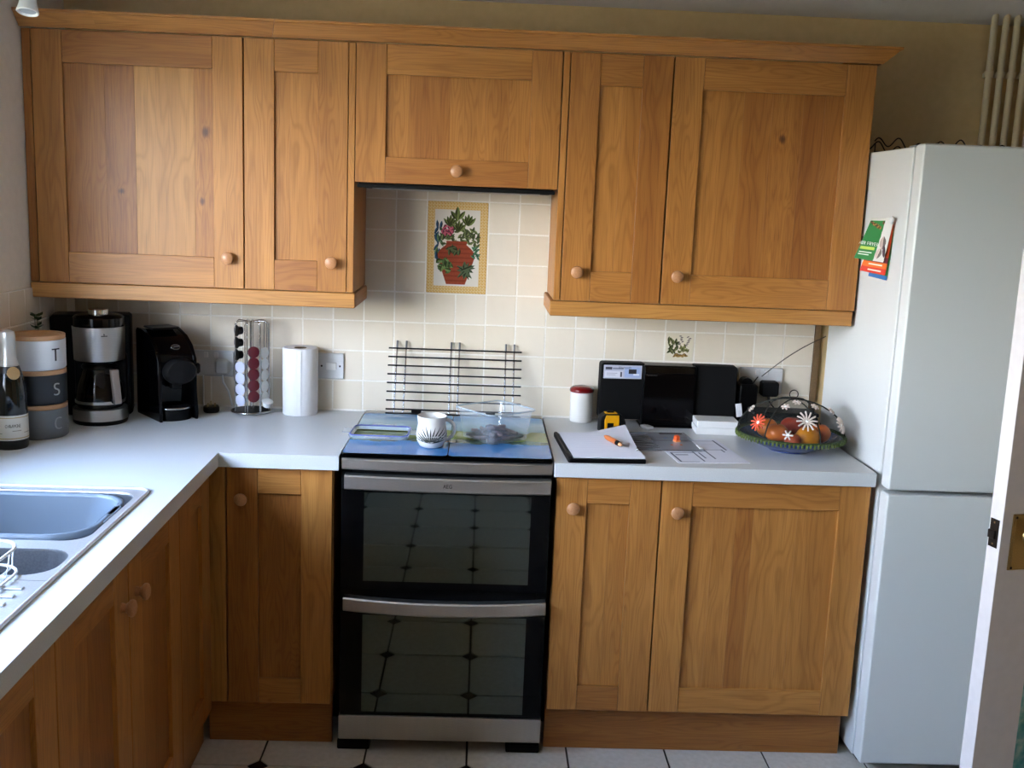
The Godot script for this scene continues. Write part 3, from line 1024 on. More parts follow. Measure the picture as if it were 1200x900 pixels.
func cooker():
	var t = thing("cooker", "freestanding black and steel double oven cooker between the base cabinets", "cooker", Vector3(0.3, 0.0, 0.0))
	var x0 = -0.288
	var x1 = 0.3
	var b := B.new()
	b.span(Vector3(x0, 0.03, 0.03), Vector3(x0 + 0.03, 0.872, 0.59), 0.002)
	b.span(Vector3(x1 - 0.03, 0.03, 0.03), Vector3(x1, 0.872, 0.59), 0.002)
	b.span(Vector3(x0 + 0.03, 0.03, 0.03), Vector3(x1 - 0.03, 0.872, 0.06), 0.002)
	b.span(Vector3(x0 + 0.03, 0.03, 0.06), Vector3(x1 - 0.03, 0.11, 0.59), 0.002)
	b.span(Vector3(x0 + 0.03, 0.44, 0.06), Vector3(x1 - 0.03, 0.515, 0.59), 0.002)
	b.span(Vector3(x0 + 0.03, 0.79, 0.06), Vector3(x1 - 0.03, 0.872, 0.59), 0.002)
	put("body", b.mesh(), M.matt_black, t)
	# hob
	put("hob", B.new().span(Vector3(x0 + 0.002, 0.872, 0.06), Vector3(x1 - 0.001, 0.8875, 0.61), 0.003).mesh(), M.gloss, t)
	put("rear_trim", B.new().span(Vector3(x0 + 0.002, 0.872, 0.03), Vector3(x1 - 0.001, 0.894, 0.06), 0.003).mesh(), M.steel, t)
	for x in [-0.118, 0.127]:
		put("lid_stop", B.new().span(Vector3(x - 0.016, 0.894, 0.034), Vector3(x + 0.016, 0.904, 0.056), 0.002).mesh(), M.matt_black, t)
	# bowed steel band under the hob
	var s := B.new()
	bowed(s, x0 + 0.004, x1 - 0.002, 0.846, 0.8775, 0.618, 0.014, 0.03)
	put("control_band", s.mesh(), M.steel, t)
	# two doors
	var dd = [[0.502, 0.7905, 0.783, 0.52, 0.792, 0.833, 0.0, "upper"], [0.12, 0.4375, 0.425, 0.125, 0.4385, 0.478, 0.008, "lower"]]
	for d in dd:
		var f := B.new()
		var wx0 = -0.221
		var wx1 = 0.243
		var wy0 = d[3] + 0.005
		var wy1 = d[2]
		f.span(Vector3(x0 + 0.006, d[0], 0.592), Vector3(wx0, d[1], 0.619), 0.0)
		f.span(Vector3(wx1, d[0], 0.592), Vector3(x1 - 0.004, d[1], 0.619), 0.0)
		f.span(Vector3(wx0, d[0], 0.592), Vector3(wx1, wy0, 0.619), 0.0)
		f.span(Vector3(wx0, wy1, 0.592), Vector3(wx1, d[1], 0.619), 0.0)
		var dr := put("oven_door", f.mesh(), M.gloss, t)
		put("glass", B.new().span(Vector3(wx0, wy0, 0.611), Vector3(wx1, wy1, 0.6188), 0.0).mesh(), M.oven_glass, dr)
		var hb := B.new()
		bowed(hb, x0 + 0.013, x1 - 0.005, d[4], d[5], 0.632, 0.012, 0.03, d[6])
		put("handle", hb.mesh(), M.steel, dr)
		if d[7] == "upper":
			put("lettering", letters("AEG", 0.014), M.black, dr, Vector3(0.01, 0.8125, 0.6448))
		# shelves inside
		var ys = [0.645] if d[7] == "upper" else [0.34, 0.225]
		for y in ys:
			var r := B.new()
			r.tube([Vector3(-0.2, y, 0.57), Vector3(0.222, y, 0.57)], 0.0022, 6)
			r.tube([Vector3(-0.2, y, 0.14), Vector3(0.222, y, 0.14)], 0.0022, 6)
			for k in 13: r.tube([Vector3(-0.19 + k * 0.0335, y, 0.14), Vector3(-0.19 + k * 0.0335, y + 0.001, 0.572)], 0.0016, 5)
			put("oven_shelf", r.mesh(), M.chrome, t)
	put("bottom_panel", B.new().span(Vector3(x0 + 0.002, 0.043, 0.592), Vector3(x1 - 0.002, 0.116, 0.619), 0.002).mesh(), M.steel, t)
	for x in [[x0 - 0.004, x0 + 0.09], [x1 - 0.1, x1 - 0.002]]:
		put("foot", B.new().span(Vector3(x[0], 0.0, 0.5), Vector3(x[1], 0.029, 0.6), 0.003).mesh(), M.matt_black, t)

func fridge():
	var t = thing("fridge_freezer", "tall white fridge freezer at the end of the right worktop", "fridge", Vector3(1.52, 0.0, 0.0))
	put("body", B.new().span(Vector3(0, 0.025, 0.07), Vector3(0.6, 1.776, 0.608), 0.004).mesh(), M.fridge, t)
	put("seal", B.new().span(Vector3(0.012, 0.04, 0.608), Vector3(0.588, 0.83, 0.617), 0.001).span(Vector3(0.012, 0.855, 0.608), Vector3(0.588, 1.768, 0.617), 0.001).mesh(), M.fridge_grey, t)
	put("door", B.new().span(Vector3(0, 0.847, 0.617), Vector3(0.6, 1.782, 0.672), 0.007).mesh(), M.fridge, t).set_meta("label", "upper fridge door")
	put("door", B.new().span(Vector3(0, 0.03, 0.617), Vector3(0.6, 0.837, 0.672), 0.007).mesh(), M.fridge, t).set_meta("label", "lower freezer door")
	put("hinge", B.new().span(Vector3(0.01, 1.776, 0.55), Vector3(0.09, 1.7815, 0.61), 0.002).mesh(), M.fridge_grey, t)
	for x in [0.04, 0.56]:
		for z in [0.12, 0.58]: put("foot", B.new().span(Vector3(x - 0.018, 0, z - 0.018), Vector3(x + 0.018, 0.025, z + 0.018), 0.003).mesh(), M.matt_black, t)
	# wire rack with wavy rails lying on the fridge
	var r = thing("wire_rack", "dark wire rack with wavy looped rails lying on the fridge", "rack", Vector3(1.53, 1.776, 0.0))
	var b := B.new()
	for z in [0.12, 0.28]:
		var path := []
		for k in 97:
			var x = 0.005 + 0.4 * k / 96.0
			path.append(Vector3(x, 0.026 + 0.014 * sin(x * TAU / 0.062) + 0.008 * sin(x * TAU / 0.2), z))
		b.tube(path, 0.0021, 5)
	for k in 9: b.tube([Vector3(0.02 + k * 0.046, 0.003, 0.1), Vector3(0.02 + k * 0.046, 0.003, 0.3)], 0.0018, 5)
	for z in [0.12, 0.28]:
		for x in [0.008, 0.402]: b.tube([Vector3(x, 0.001, z), Vector3(x, 0.026, z)], 0.002, 5)
	b.tube([Vector3(0.005, 0.004, 0.12), Vector3(0.41, 0.004, 0.12)], 0.002, 5)
	b.tube([Vector3(0.005, 0.004, 0.28), Vector3(0.41, 0.004, 0.28)], 0.002, 5)
	put("wires", b.mesh(), M.dark_metal, r)
	# things at the right edge of the picture on the fridge
	var bs := B.new()
	var rr = rrect(0.16, 0.2, 0.02, 4)
	bs.loft([ring3(rr, 0.0, Vector2.ZERO, 0.9), ring3(rr, 0.055), ring3(rr, 0.058, Vector2.ZERO, 0.97), ring3(rr, 0.004, Vector2.ZERO, 0.87)], true, true)
	tag(put("storage_basket", bs.mesh(), M.matt_black, null, Vector3(2.035, 1.776, 0.45)), "black storage basket at the right end of the fridge top", "basket")
	var ct = thing("carton", "pale pinkish carton on the fridge top behind the black basket", "carton", Vector3(2.06, 1.776, 0.2))
	put("box", B.new().span(Vector3(-0.02, 0, -0.04), Vector3(0.05, 0.21, 0.04), 0.002).mesh(), mat(Color(0.74, 0.66, 0.66), 0.6), ct)
	put("lid", B.new().span(Vector3(-0.021, 0.21, -0.041), Vector3(0.051, 0.225, 0.041), 0.002).mesh(), mat(Color(0.68, 0.6, 0.6), 0.6), ct)
	leaflets()

func leaflets():
	# recipe leaflets under a magnet on the fridge side, curling off the metal
	var cols = [Color("2f8f5b"), Color("d9552c"), Color("2b7a3c")]
	var lab = ["green leaflet with a blue lower edge, behind the others on the fridge side", "red and orange leaflet behind the green one on the fridge side", "green air fryer leaflet in front, pinned on the fridge side"]
	# four corners of each sheet: top far, top near, bottom near, bottom far
	var spec = [
		[Vector3(1.508, 1.56, 0.440), Vector3(1.5175, 1.565, 0.537), Vector3(1.5165, 1.414, 0.522), Vector3(1.498, 1.42, 0.432)],
		[Vector3(1.493, 1.565, 0.460), Vector3(1.5145, 1.57, 0.540), Vector3(1.5105, 1.428, 0.522), Vector3(1.464, 1.436, 0.452)],
		[Vector3(1.474, 1.585, 0.480), Vector3(1.5125, 1.588, 0.542), Vector3(1.5, 1.464, 0.527), Vector3(1.436, 1.472, 0.474)]]
	for k in 3:
		var s = spec[k]
		var t = thing("leaflet", lab[k], "leaflet", s[2], 0.0, "leaflets on the fridge side")
		var img: Image
		if k == 0: img = line_print(64, 128, cols[0], [[0, 118, 64, 10, Color("2a6fb0")], [6, 106, 50, 6, Color("bcd08a")]], Color.WHITE)
		elif k == 1: img = line_print(64, 128, cols[1], [[0, 84, 64, 14, Color("7c2040")], [0, 98, 64, 15, Color("e8742c")], [0, 113, 64, 15, Color("d93a2a")], [14, 89, 40, 4], [16, 103, 36, 4], [18, 118, 34, 4]], Color("f2e2d0"))
		else:
			img = line_print(96, 128, cols[2], [[62, 0, 34, 128, Color("d8d6cf")], [0, 0, 96, 8, Color("d2cec6")], [6, 104, 44, 3], [6, 111, 36, 3], [4, 88, 50, 9, Color("b9cf5a")]], Color("dfe8dc"))
			for q in 16: leaf(img, 6 + (q * 37) % 52, 12 + (q * 13) % 18, 12, 7, q, Color("a8743a") if q % 2 else Color("6e4a2a"))
			leaf(img, 76, 72, 40, 22, 1.4, Color("b9a49a"))
			leaf(img, 72, 104, 34, 20, 1.7, Color("cdb9ae"))
			leaf(img, 88, 96, 40, 10, 1.3, Color("4a2f3a"))
		var b := B.new()
		var nn0 = (s[1] - s[0]).cross(s[0] - s[3]).normalized()
		if nn0.z < 0.0: nn0 = -nn0
		for side in [1.0, -1.0]:
			for i in 6:
				var ids := []
				for q in [[0.0, i], [1.0, i], [1.0, i + 1], [0.0, i + 1]]:
					var v2 = float(q[1]) / 6.0
					var p = s[0].lerp(s[1], q[0]).lerp(s[3].lerp(s[2], q[0]), v2) - s[2]
					p += nn0 * (0.0003 * side - 0.006 * v2 * (1.0 - v2))
					ids.append(b.vert(p, nn0 * side, Vector2(q[0], v2)))
				b.quad(ids[0], ids[1], ids[2], ids[3])
		put("sheet", b.mesh(), mat(Color.WHITE, 0.35, 0.0, tex(img)), t)
		if k == 2:
			var rt = (s[2] - s[3]).normalized()
			var nn = rt.cross((s[0] - s[3])).normalized()
			var o := put("lettering", letters("AIR FRYER", 0.0125, 0.0006), mat(Color(0.93, 0.93, 0.9), 0.5), t)
			o.transform = Transform3D(Basis(rt, nn.cross(rt), nn), s[3].lerp(s[2], 0.32).lerp(s[0].lerp(s[1], 0.32), 0.38) - s[2] + nn * 0.0012)
	var mg := B.new()
	mg.xf = Transform3D(Basis(Vector3.FORWARD, PI / 2), Vector3.ZERO)
	mg.lathe([[0.0, 0.0], [0.011, 0.0], [0.011, 0.004], [0.009, 0.006], [0.0, 0.0065]], 16)
	tag(put("magnet", mg.mesh(), M.plastic, null, Vector3(1.505, 1.582, 0.54)), "small white magnet holding the leaflets on the fridge side", "magnet")

func open_door():
	# glazed door standing open into the picture at the right
	var t := Node3D.new()
	t.name = "door_1"
	add_child(t)
	struct(t)
	t.position = Vector3(1.4285, 0.0, 1.452)
	t.rotation.y = 0.232     # local x runs away from the free edge, local z towards the camera side
	var th = 0.0365
	var pm = mottle(Color(0.74, 0.72, 0.71), Color(0.77, 0.75, 0.74), 31, 0.04, 3.0, 0.45)
	var w = 0.74
	put("stile", B.new().span(Vector3(0, 0.006, -th), Vector3(0.103, 1.98, 0), 0.0015).mesh(), pm, t)
	put("stile", B.new().span(Vector3(w - 0.103, 0.006, -th), Vector3(w, 1.98, 0), 0.0015).mesh(), pm, t)
	for r in [[0.006, 0.2], [1.87, 1.98]]:
		put("rail", B.new().span(Vector3(0.1032, r[0], -th), Vector3(w - 0.1032, r[1], 0), 0.0015).mesh(), pm, t)
	var gm = mottle(Color(0.1, 0.5, 0.52), Color(0.75, 0.82, 0.8), 33, 0.03, 3.5, 0.15, 0.0, Vector3.ONE, 4)
	put("pane", B.new().span(Vector3(0.1032, 0.2002, -th * 0.6), Vector3(w - 0.1032, 1.8698, -th * 0.4), 0.0).mesh(), gm, t).set_meta("label", "teal and white patterned glass")
	var lp := B.new()
	lp.span(Vector3(-0.0012, 0.945, -th * 0.87), Vector3(0.001, 1.003, -th * 0.2), 0.0004)
	var l := put("latch_plate", lp.mesh(), M.dark_metal, t)
	put("latch", B.new().span(Vector3(-0.006, 0.963, -th * 0.85), Vector3(-0.0012, 0.98, -th * 0.35), 0.001).mesh(), M.dark_metal, l)
	for y in [0.952, 0.996]: put("screw", B.new().box(Vector3(-0.0016, y, -th * 0.53), Vector3(0.0012, 0.004, 0.004), 0.0006).mesh(), M.brass, l)
	var bp := B.new()
	bp.span(Vector3(0.022, 0.902, 0.0), Vector3(0.098, 1.018, 0.004), 0.0015)
	bp.span(Vector3(0.027, 0.907, 0.004), Vector3(0.093, 1.013, 0.0055), 0.001)
	var pl := put("backplate", bp.mesh(), M.brass, t)
	for y in [0.908, 1.012]:
		for x in [0.028, 0.092]:
			put("screw", B.new().box(Vector3(x, y, 0.006), Vector3(0.005, 0.005, 0.002), 0.0009).mesh(), M.dark_metal, pl)
	var k := B.new()
	k.xf = Transform3D(Basis(Vector3.RIGHT, PI / 2), Vector3(0.062, 0.972, 0.0055))
	k.lathe([[0.0, 0.0], [0.016, 0.0], [0.012, 0.006], [0.009, 0.02], [0.018, 0.03], [0.027, 0.042], [0.026, 0.052], [0.015, 0.06], [0.0, 0.061]], 24)
	put("knob", k.mesh(), M.brass, t)

func sink():
	# stainless sink; own axes: x = 0 at the edge nearest the cabinets' front, z along the run
	var t = thing("sink", "stainless steel one and a half bowl sink with drainer", "sink", Vector3(-0.38, WT, 1.006), 0.02)
	var b := B.new()
	var h = 0.0035
	var cells = [[0.0, 0.412, 0.033, 0.383, -0.018, -0.44, 0.05], [0.412, 0.6, 0.432, 0.575, -0.014, -0.3, 0.055]]
	var wd = 0.475
	for c in cells:
		var outer = rrect(wd, c[1] - c[0], 0.0004, 6)
		var inner = rrect(c[4] - c[5], c[3] - c[2], c[6], 6)
		var oc = Vector2(-wd * 0.5, (c[0] + c[1]) * 0.5)
		var ic = Vector2((c[4] + c[5]) * 0.5, (c[2] + c[3]) * 0.5)
		var m = outer.size()
		var ids := []
		for i in m:
			ids.append([b.vert(Vector3(oc.x + outer[i].x, h, oc.y + outer[i].y), Vector3.UP, outer[i]), b.vert(Vector3(ic.x + inner[i].x, h, ic.y + inner[i].y), Vector3.UP, inner[i])])
		for i in m:
			var j = (i + 1) % m
			b.quad(ids[i][0], ids[j][0], ids[j][1], ids[i][1])
	put("deck", b.mesh(), M.sink, t)
	for c in cells:
		var inner = rrect(c[4] - c[5], c[3] - c[2], c[6], 6)
		var ic = Vector2((c[4] + c[5]) * 0.5, (c[2] + c[3]) * 0.5)
		var dep = -0.17 if c[0] < 0.1 else -0.12
		var bb := B.new()
		bb.loft([ring3(inner, h, ic), ring3(inner, h - 0.006, ic, 0.985), ring3(inner, dep * 0.5, ic, 0.965), ring3(inner, dep + 0.03, ic, 0.94), ring3(inner, dep + 0.006, ic, 0.88), ring3(inner, dep, ic, 0.78)], false, true, true)
		put("bowl", bb.mesh(), M.sink_bowl, t)
	# raised lip all round
	var lip := []
	for p in rrect(wd, 0.99, 0.03, 6): lip.append(Vector3(-wd * 0.5 + p.x, h, 0.495 + p.y))
	put("lip", B.new().tube(lip, 0.004, 8, true).mesh(), M.sink, t)
	# drainer with pressed ribs
	put("drainer", B.new().span(Vector3(-wd, 0.0008, 0.6), Vector3(0.0, 0.0033, 0.99), 0.0005).mesh(), M.sink, t)
	for k in 9:
		put("rib", B.new().span(Vector3(-0.42 + 0.0, 0.0033, 0.635 + k * 0.037), Vector3(-0.03, 0.0068, 0.648 + k * 0.037), 0.003).mesh(), M.sink, t)
	# washing-up bowl standing in the big sink bowl
	var wb = thing("washing_up_bowl", "blue-grey plastic washing-up bowl standing in the sink", "bowl", Vector3(-0.602, WT - 0.166, 1.217), 0.02)
	var pr = rrect(0.4, 0.3, 0.085, 6)
	var bl := B.new()
	bl.loft([ring3(pr, 0.0, Vector2.ZERO, 0.7), ring3(pr, 0.02, Vector2.ZERO, 0.8), ring3(pr, 0.165, Vector2.ZERO, 0.93), ring3(pr, 0.172, Vector2.ZERO, 0.97), ring3(pr, 0.172, Vector2.ZERO, 1.02), ring3(pr, 0.16, Vector2.ZERO, 1.03), ring3(pr, 0.16, Vector2.ZERO, 1.015)], true, false)
	var grey = mat(Color(0.4, 0.45, 0.5), 0.4)
	put("shell", bl.mesh(), grey, wb)
	var inn := B.new()
	inn.loft([ring3(pr, 0.172, Vector2.ZERO, 0.965), ring3(pr, 0.1, Vector2.ZERO, 0.86), ring3(pr, 0.025, Vector2.ZERO, 0.77), ring3(pr, 0.006, Vector2.ZERO, 0.66)], false, true, true)
	put("lining", inn.mesh(), grey, wb)
	for s in [-1, 1]:
		put("grip", B.new().box(Vector3(s * 0.198, 0.166, 0), Vector3(0.024, 0.012, 0.12), 0.005).mesh(), grey, wb)
	# white wire dish rack on the drainer
	var dr = thing("dish_rack", "white coated wire dish rack standing on the drainer", "dish rack", Vector3(-0.562, WT + 0.0068, 1.732), 0.02)
	var wr := B.new()
	var base = rrect(0.26, 0.36, 0.05, 5)
	for y in [0.003, 0.05]:
		var ring := []
		for p in base: ring.append(Vector3(p.x, y, p.y))
		wr.tube(ring, 0.0028, 6, true)
	for k in 9: wr.tube([Vector3(-0.11 + k * 0.0275, 0.05, -0.18), Vector3(-0.11 + k * 0.0275, 0.003, -0.17), Vector3(-0.11 + k * 0.0275, 0.003, 0.17), Vector3(-0.11 + k * 0.0275, 0.05, 0.18)], 0.0017, 5)
	for k in 5: wr.tube([Vector3(-0.13, 0.05, -0.12 + k * 0.06), Vector3(-0.12, 0.003, -0.12 + k * 0.06), Vector3(0.12, 0.003, -0.12 + k * 0.06), Vector3(0.13, 0.05, -0.12 + k * 0.06)], 0.0017, 5)
	put("wires", wr.mesh(), M.white, dr)

# ------------------------------------------------------------------ things on the left worktop
func left_corner_items():
	# sparkling wine bottle
	var bt = thing("wine_bottle", "dark green sparkling wine bottle with silver foil at the left edge", "bottle", Vector3(-0.872, WT, 0.632))
	bt.scale = Vector3(1, 1.055, 1)
	put("glass", B.new().lathe([[0.0, 0.0], [0.04, 0.0], [0.043, 0.006], [0.043, 0.135], [0.041, 0.16], [0.034, 0.19], [0.024, 0.215], [0.0185, 0.235], [0.0175, 0.26], [0.0, 0.26]], 32).mesh(), mat(Color(0.012, 0.022, 0.016), 0.08), bt)
	put("foil", B.new().lathe([[0.0262, 0.2125], [0.021, 0.23], [0.0195, 0.255], [0.0192, 0.272], [0.0205, 0.276], [0.0205, 0.288], [0.018, 0.298], [0.009, 0.302], [0.0, 0.302]], 24).mesh(), mottle(Color(0.72, 0.72, 0.7), Color(0.86, 0.86, 0.84), 51, 0.1, 25.0, 0.32, 0.55), bt)
	var ring := B.new().lathe([[0.035, 0.187], [0.0345, 0.188], [0.0255, 0.2145], [0.0258, 0.215]], 24)
	put("neck_label", ring.mesh(), mat(Color(0.1, 0.1, 0.1), 0.4), bt)
	var seal := B.new()
	seal.xf = Transform3D(Basis(Vector3.UP, 0.8) * Basis(Vector3.RIGHT, PI / 2 - 0.35), Vector3(sin(0.8) * 0.032, 0.196, cos(0.8) * 0.032))
	seal.lathe([[0.0, -0.002], [0.0165, -0.002], [0.0165, 0.001], [0.014, 0.0022], [0.0, 0.0018]], 20)
	put("seal", seal.mesh(), mat(Color(0.72, 0.6, 0.42), 0.4, 0.4), bt)
	var li := line_print(256, 96, Color("c9c4b6"), [[0, 4, 256, 3, Color("a08c5a")], [0, 86, 256, 4, Color("a08c5a")]], Color.BLACK)
	for k in 8: li.fill_rect(Rect2i(20 + k * 30, 56 + (k % 2) * 10, 22, 3), Color("8a8478"))
	put("label", B.new().lathe([[0.0434, 0.025], [0.0436, 0.026], [0.0436, 0.088], [0.0434, 0.089]], 40).mesh(), lab_mat(li), bt)
	for k in 9:
		var ch = "CHAMPAGNE"[k]
		var a = 0.15 + k * 0.1
		var o := put("lettering", letters(ch, 0.011, 0.0008), mat(Color(0.35, 0.32, 0.26), 0.6), bt, Vector3(sin(a) * 0.0437, 0.062, cos(a) * 0.0437))
		o.rotation.y = a
	# three stacked canisters
	var cd = [[0.0, Color(0.42, 0.44, 0.45), "C", "grey coffee canister lettered C at the bottom of the stack", Color(0.6, 0.61, 0.61)], [0.097, Color(0.1, 0.115, 0.125), "S", "black sugar canister lettered S in the middle of the stack", Color(0.72, 0.72, 0.7)], [0.194, Color(0.86, 0.87, 0.87), "T", "white tea canister lettered T on top of the stack", Color(0.16, 0.16, 0.17)]]
	for k in 3:
		var d = cd[k]
		var c = thing("canister", d[3], "canister", Vector3(-0.862, WT + d[0] + k * 0.0004, 0.478), 0.0, "stacked canisters")
		put("pot", B.new().lathe([[0.0, 0.0], [0.073, 0.0], [0.0765, 0.004], [0.0765, 0.083], [0.0, 0.083]], 40).mesh(), mat(d[1], 0.4), c)
		put("lid", B.new().lathe([[0.0, 0.083], [0.074, 0.083], [0.076, 0.085], [0.076, 0.095], [0.0745, 0.0965], [0.067, 0.0965], [0.064, 0.0935], [0.0, 0.0935]], 40).mesh(), M.beech, c)
		var a = 1.07
		var o := put("letter", letters(d[2], 0.046, 0.003), mat(d[4], 0.4), c, Vector3(sin(a) * 0.0765, 0.042, cos(a) * 0.0765))
		o.rotation.y = a
	# herb in a pot behind the canisters
	var hp = thing("potted_herb", "small green herb in a pot behind the canisters", "plant", Vector3(-0.905, WT, 0.37))
	hp.scale = Vector3(0.66, 1, 0.66)
	put("pot", B.new().lathe([[0.0, 0.0], [0.026, 0.0], [0.036, 0.085], [0.038, 0.086], [0.038, 0.1], [0.034, 0.1], [0.032, 0.088], [0.0, 0.088]], 24).mesh(), mat(Color(0.5, 0.27, 0.17), 0.8), hp)
	var lr := RandomNumberGenerator.new()
	lr.seed = 8
	for k in 22:
		var st := B.new()
		var a = lr.randf() * TAU
		var hh = lr.randf_range(0.14, 0.33)
		var rr = lr.randf_range(0.004, 0.026)
		var tip = Vector3(cos(a) * rr, hh, sin(a) * rr)
		st.tube([Vector3(cos(a) * 0.012, 0.088, sin(a) * 0.012), tip], 0.001, 4)
		for q in 3:
			var la = a + q * 2.1
			var dv = Vector3(cos(la), 0.35, sin(la)).normalized()
			var sd = dv.cross(Vector3.UP).normalized() * 0.011
			var nn = sd.cross(dv).normalized()
			var m0 = st.vert(tip, nn, Vector2.ZERO)
			var m1 = st.vert(tip + dv * 0.016 + sd, nn, Vector2.ZERO)
			var m2 = st.vert(tip + dv * 0.034, nn, Vector2.ZERO)
			var m3 = st.vert(tip + dv * 0.016 - sd, nn, Vector2.ZERO)
			st.quad(m0, m1, m2, m3)
		put("sprig", st.mesh(), mat(Color(0.2, 0.3, 0.1) if k % 2 else Color(0.28, 0.36, 0.16), 0.6), hp)
	coffee_maker()
	capsule_machine()
	pod_carousel()
	# kitchen roll
	var kr = thing("kitchen_roll", "white kitchen paper roll standing beside the wall switch", "kitchen roll", Vector3(-0.196, WT, 0.063))
	put("paper", B.new().lathe([[0.02, 0.002], [0.054, 0.0], [0.0565, 0.003], [0.0565, 0.215], [0.054, 0.218], [0.02, 0.216]], 40).mesh(), bumpy(mat(Color(0.9, 0.9, 0.9), 0.9), 61, 0.06, 14.0, 0.3), kr)
	put("core", B.new().lathe([[0.0195, 0.001], [0.02, 0.001], [0.02, 0.217], [0.018, 0.217], [0.018, 0.003], [0.0195, 0.001]], 24).mesh(), mat(Color(0.35, 0.29, 0.22), 0.9), kr)
	put("loose_edge", B.new().span(Vector3(0.0, 0.004, 0.0564), Vector3(0.012, 0.214, 0.0572), 0.0002).mesh(), mat(Color(0.9, 0.9, 0.9), 0.9), kr)

func lab_mat(im: Image) -> StandardMaterial3D:
	var m := mat(Color.WHITE, 0.6, 0.0, tex(im))
	m.uv1_scale = Vector3(1.0, -1.0 / 0.62, 1.0)
	m.uv1_offset = Vector3(0.0, 0.4, 0)
	return m

func coffee_maker():
	var t = thing("coffee_maker", "black and steel filter coffee maker with a glass jug", "coffee maker", Vector3(-0.775, WT, 0.235), 0.28)
	var b := B.new()
	b.span(Vector3(-0.145, 0.0, -0.15), Vector3(0.088, 0.315, -0.045), 0.008)
	put("water_tank", b.mesh(), M.black, t)
	var s := B.new()
	s.span(Vector3(-0.077, 0.0, -0.05), Vector3(0.077, 0.022, 0.03), 0.004)
	s.xf = Transform3D(Basis.IDENTITY, Vector3(0, 0, 0.045))
	s.lathe([[0.0, 0.0], [0.075, 0.0], [0.078, 0.004], [0.078, 0.014], [0.075, 0.02], [0.0, 0.02]], 40)
	put("base", s.mesh(), M.black, t)
	var st := B.new()
	st.xf = Transform3D(Basis.IDENTITY, Vector3(0, 0, 0.045))
	st.lathe([[0.0, 0.013], [0.0788, 0.013], [0.0788, 0.046], [0.0, 0.047]], 40)
	put("steel_band", st.mesh(), M.steel, t)
	put("column", B.new().span(Vector3(-0.075, 0.02, -0.05), Vector3(0.075, 0.2, -0.01), 0.006).mesh(), M.black, t)
	var hd := B.new()
	hd.xf = Transform3D(Basis.IDENTITY, Vector3(0, 0, 0.03))
	hd.lathe([[0.0, 0.292], [0.074, 0.292], [0.073, 0.318], [0.066, 0.324], [0.0, 0.326]], 36)
	put("brew_head", hd.mesh(), M.gloss, t)
	var fb := B.new()
	fb.xf = hd.xf
	fb.lathe([[0.0, 0.186], [0.07, 0.186], [0.0715, 0.19], [0.0, 0.19]], 36)
	put("filter_base", fb.mesh(), M.gloss, t)
	var sh := B.new()
	sh.xf = Transform3D(Basis.IDENTITY, Vector3(0, 0, 0.03))
	sh.lathe([[0.07, 0.19], [0.0722, 0.1905], [0.0752, 0.2915], [0.07, 0.292]], 40)
	put("steel_sleeve", sh.mesh(), M.steel, t)
	var kb := B.new()
	kb.xf = Transform3D(Basis.IDENTITY, Vector3(0, 0, 0.03))
	kb.lathe([[0.0, 0.326], [0.03, 0.326], [0.03, 0.341], [0.027, 0.344], [0.0, 0.3445]], 32)
	put("lid_knob", kb.mesh(), M.chrome, t)
	var jug := B.new()
	jug.xf = Transform3D(Basis.IDENTITY, Vector3(0, 0, 0.045))
	jug.lathe([[0.0, 0.0475], [0.062, 0.0475], [0.069, 0.055], [0.07, 0.075], [0.064, 0.115], [0.052, 0.15], [0.048, 0.165]], 36)
	var jg := put("jug", jug.mesh(), M.glass_dark, t)
	var jb := B.new()
	jb.xf = jug.xf
	jb.lathe([[0.0, 0.166], [0.05, 0.166], [0.052, 0.172], [0.045, 0.182], [0.0, 0.184]], 32)
	put("jug_lid", jb.mesh(), M.black, jg)
	var jr := B.new()
	jr.xf = jug.xf
	jr.lathe([[0.0695, 0.062], [0.0715, 0.0625], [0.0715, 0.0705], [0.0695, 0.071]], 36, TAU)
	put("jug_band", jr.mesh(), M.steel, jg)
	var hn := B.new()
	hn.xf = Transform3D(Basis(Vector3.UP, 0.55), Vector3(0, 0, 0.045))
	hn.prism(PackedVector2Array([Vector2(-0.011, 0.17), Vector2(0.013, 0.17), Vector2(0.021, 0.066), Vector2(-0.002, 0.066)]), 0.078, 0.094, 0.003)
	put("jug_handle", hn.mesh(), mat(Color(0.55, 0.5, 0.46), 0.35, 0.3), jg)
	var br := B.new()
	br.xf = hn.xf
	br.span(Vector3(-0.008, 0.155, 0.045), Vector3(0.01, 0.17, 0.08), 0.002)
	br.span(Vector3(-0.002, 0.066, 0.062), Vector3(0.018, 0.078, 0.08), 0.002)
	put("handle_mount", br.mesh(), M.black, jg)
	var mk := put("maker_mark", B.new().box(Vector3.ZERO, Vector3(0.018, 0.0025, 0.0006), 0.0002).box(Vector3(0, 0.005, 0), Vector3(0.003, 0.006, 0.0006), 0.0002).mesh(), M.charcoal, t, Vector3(0.02, 0.268, 0.1015))
	mk.rotation.y = 0.28

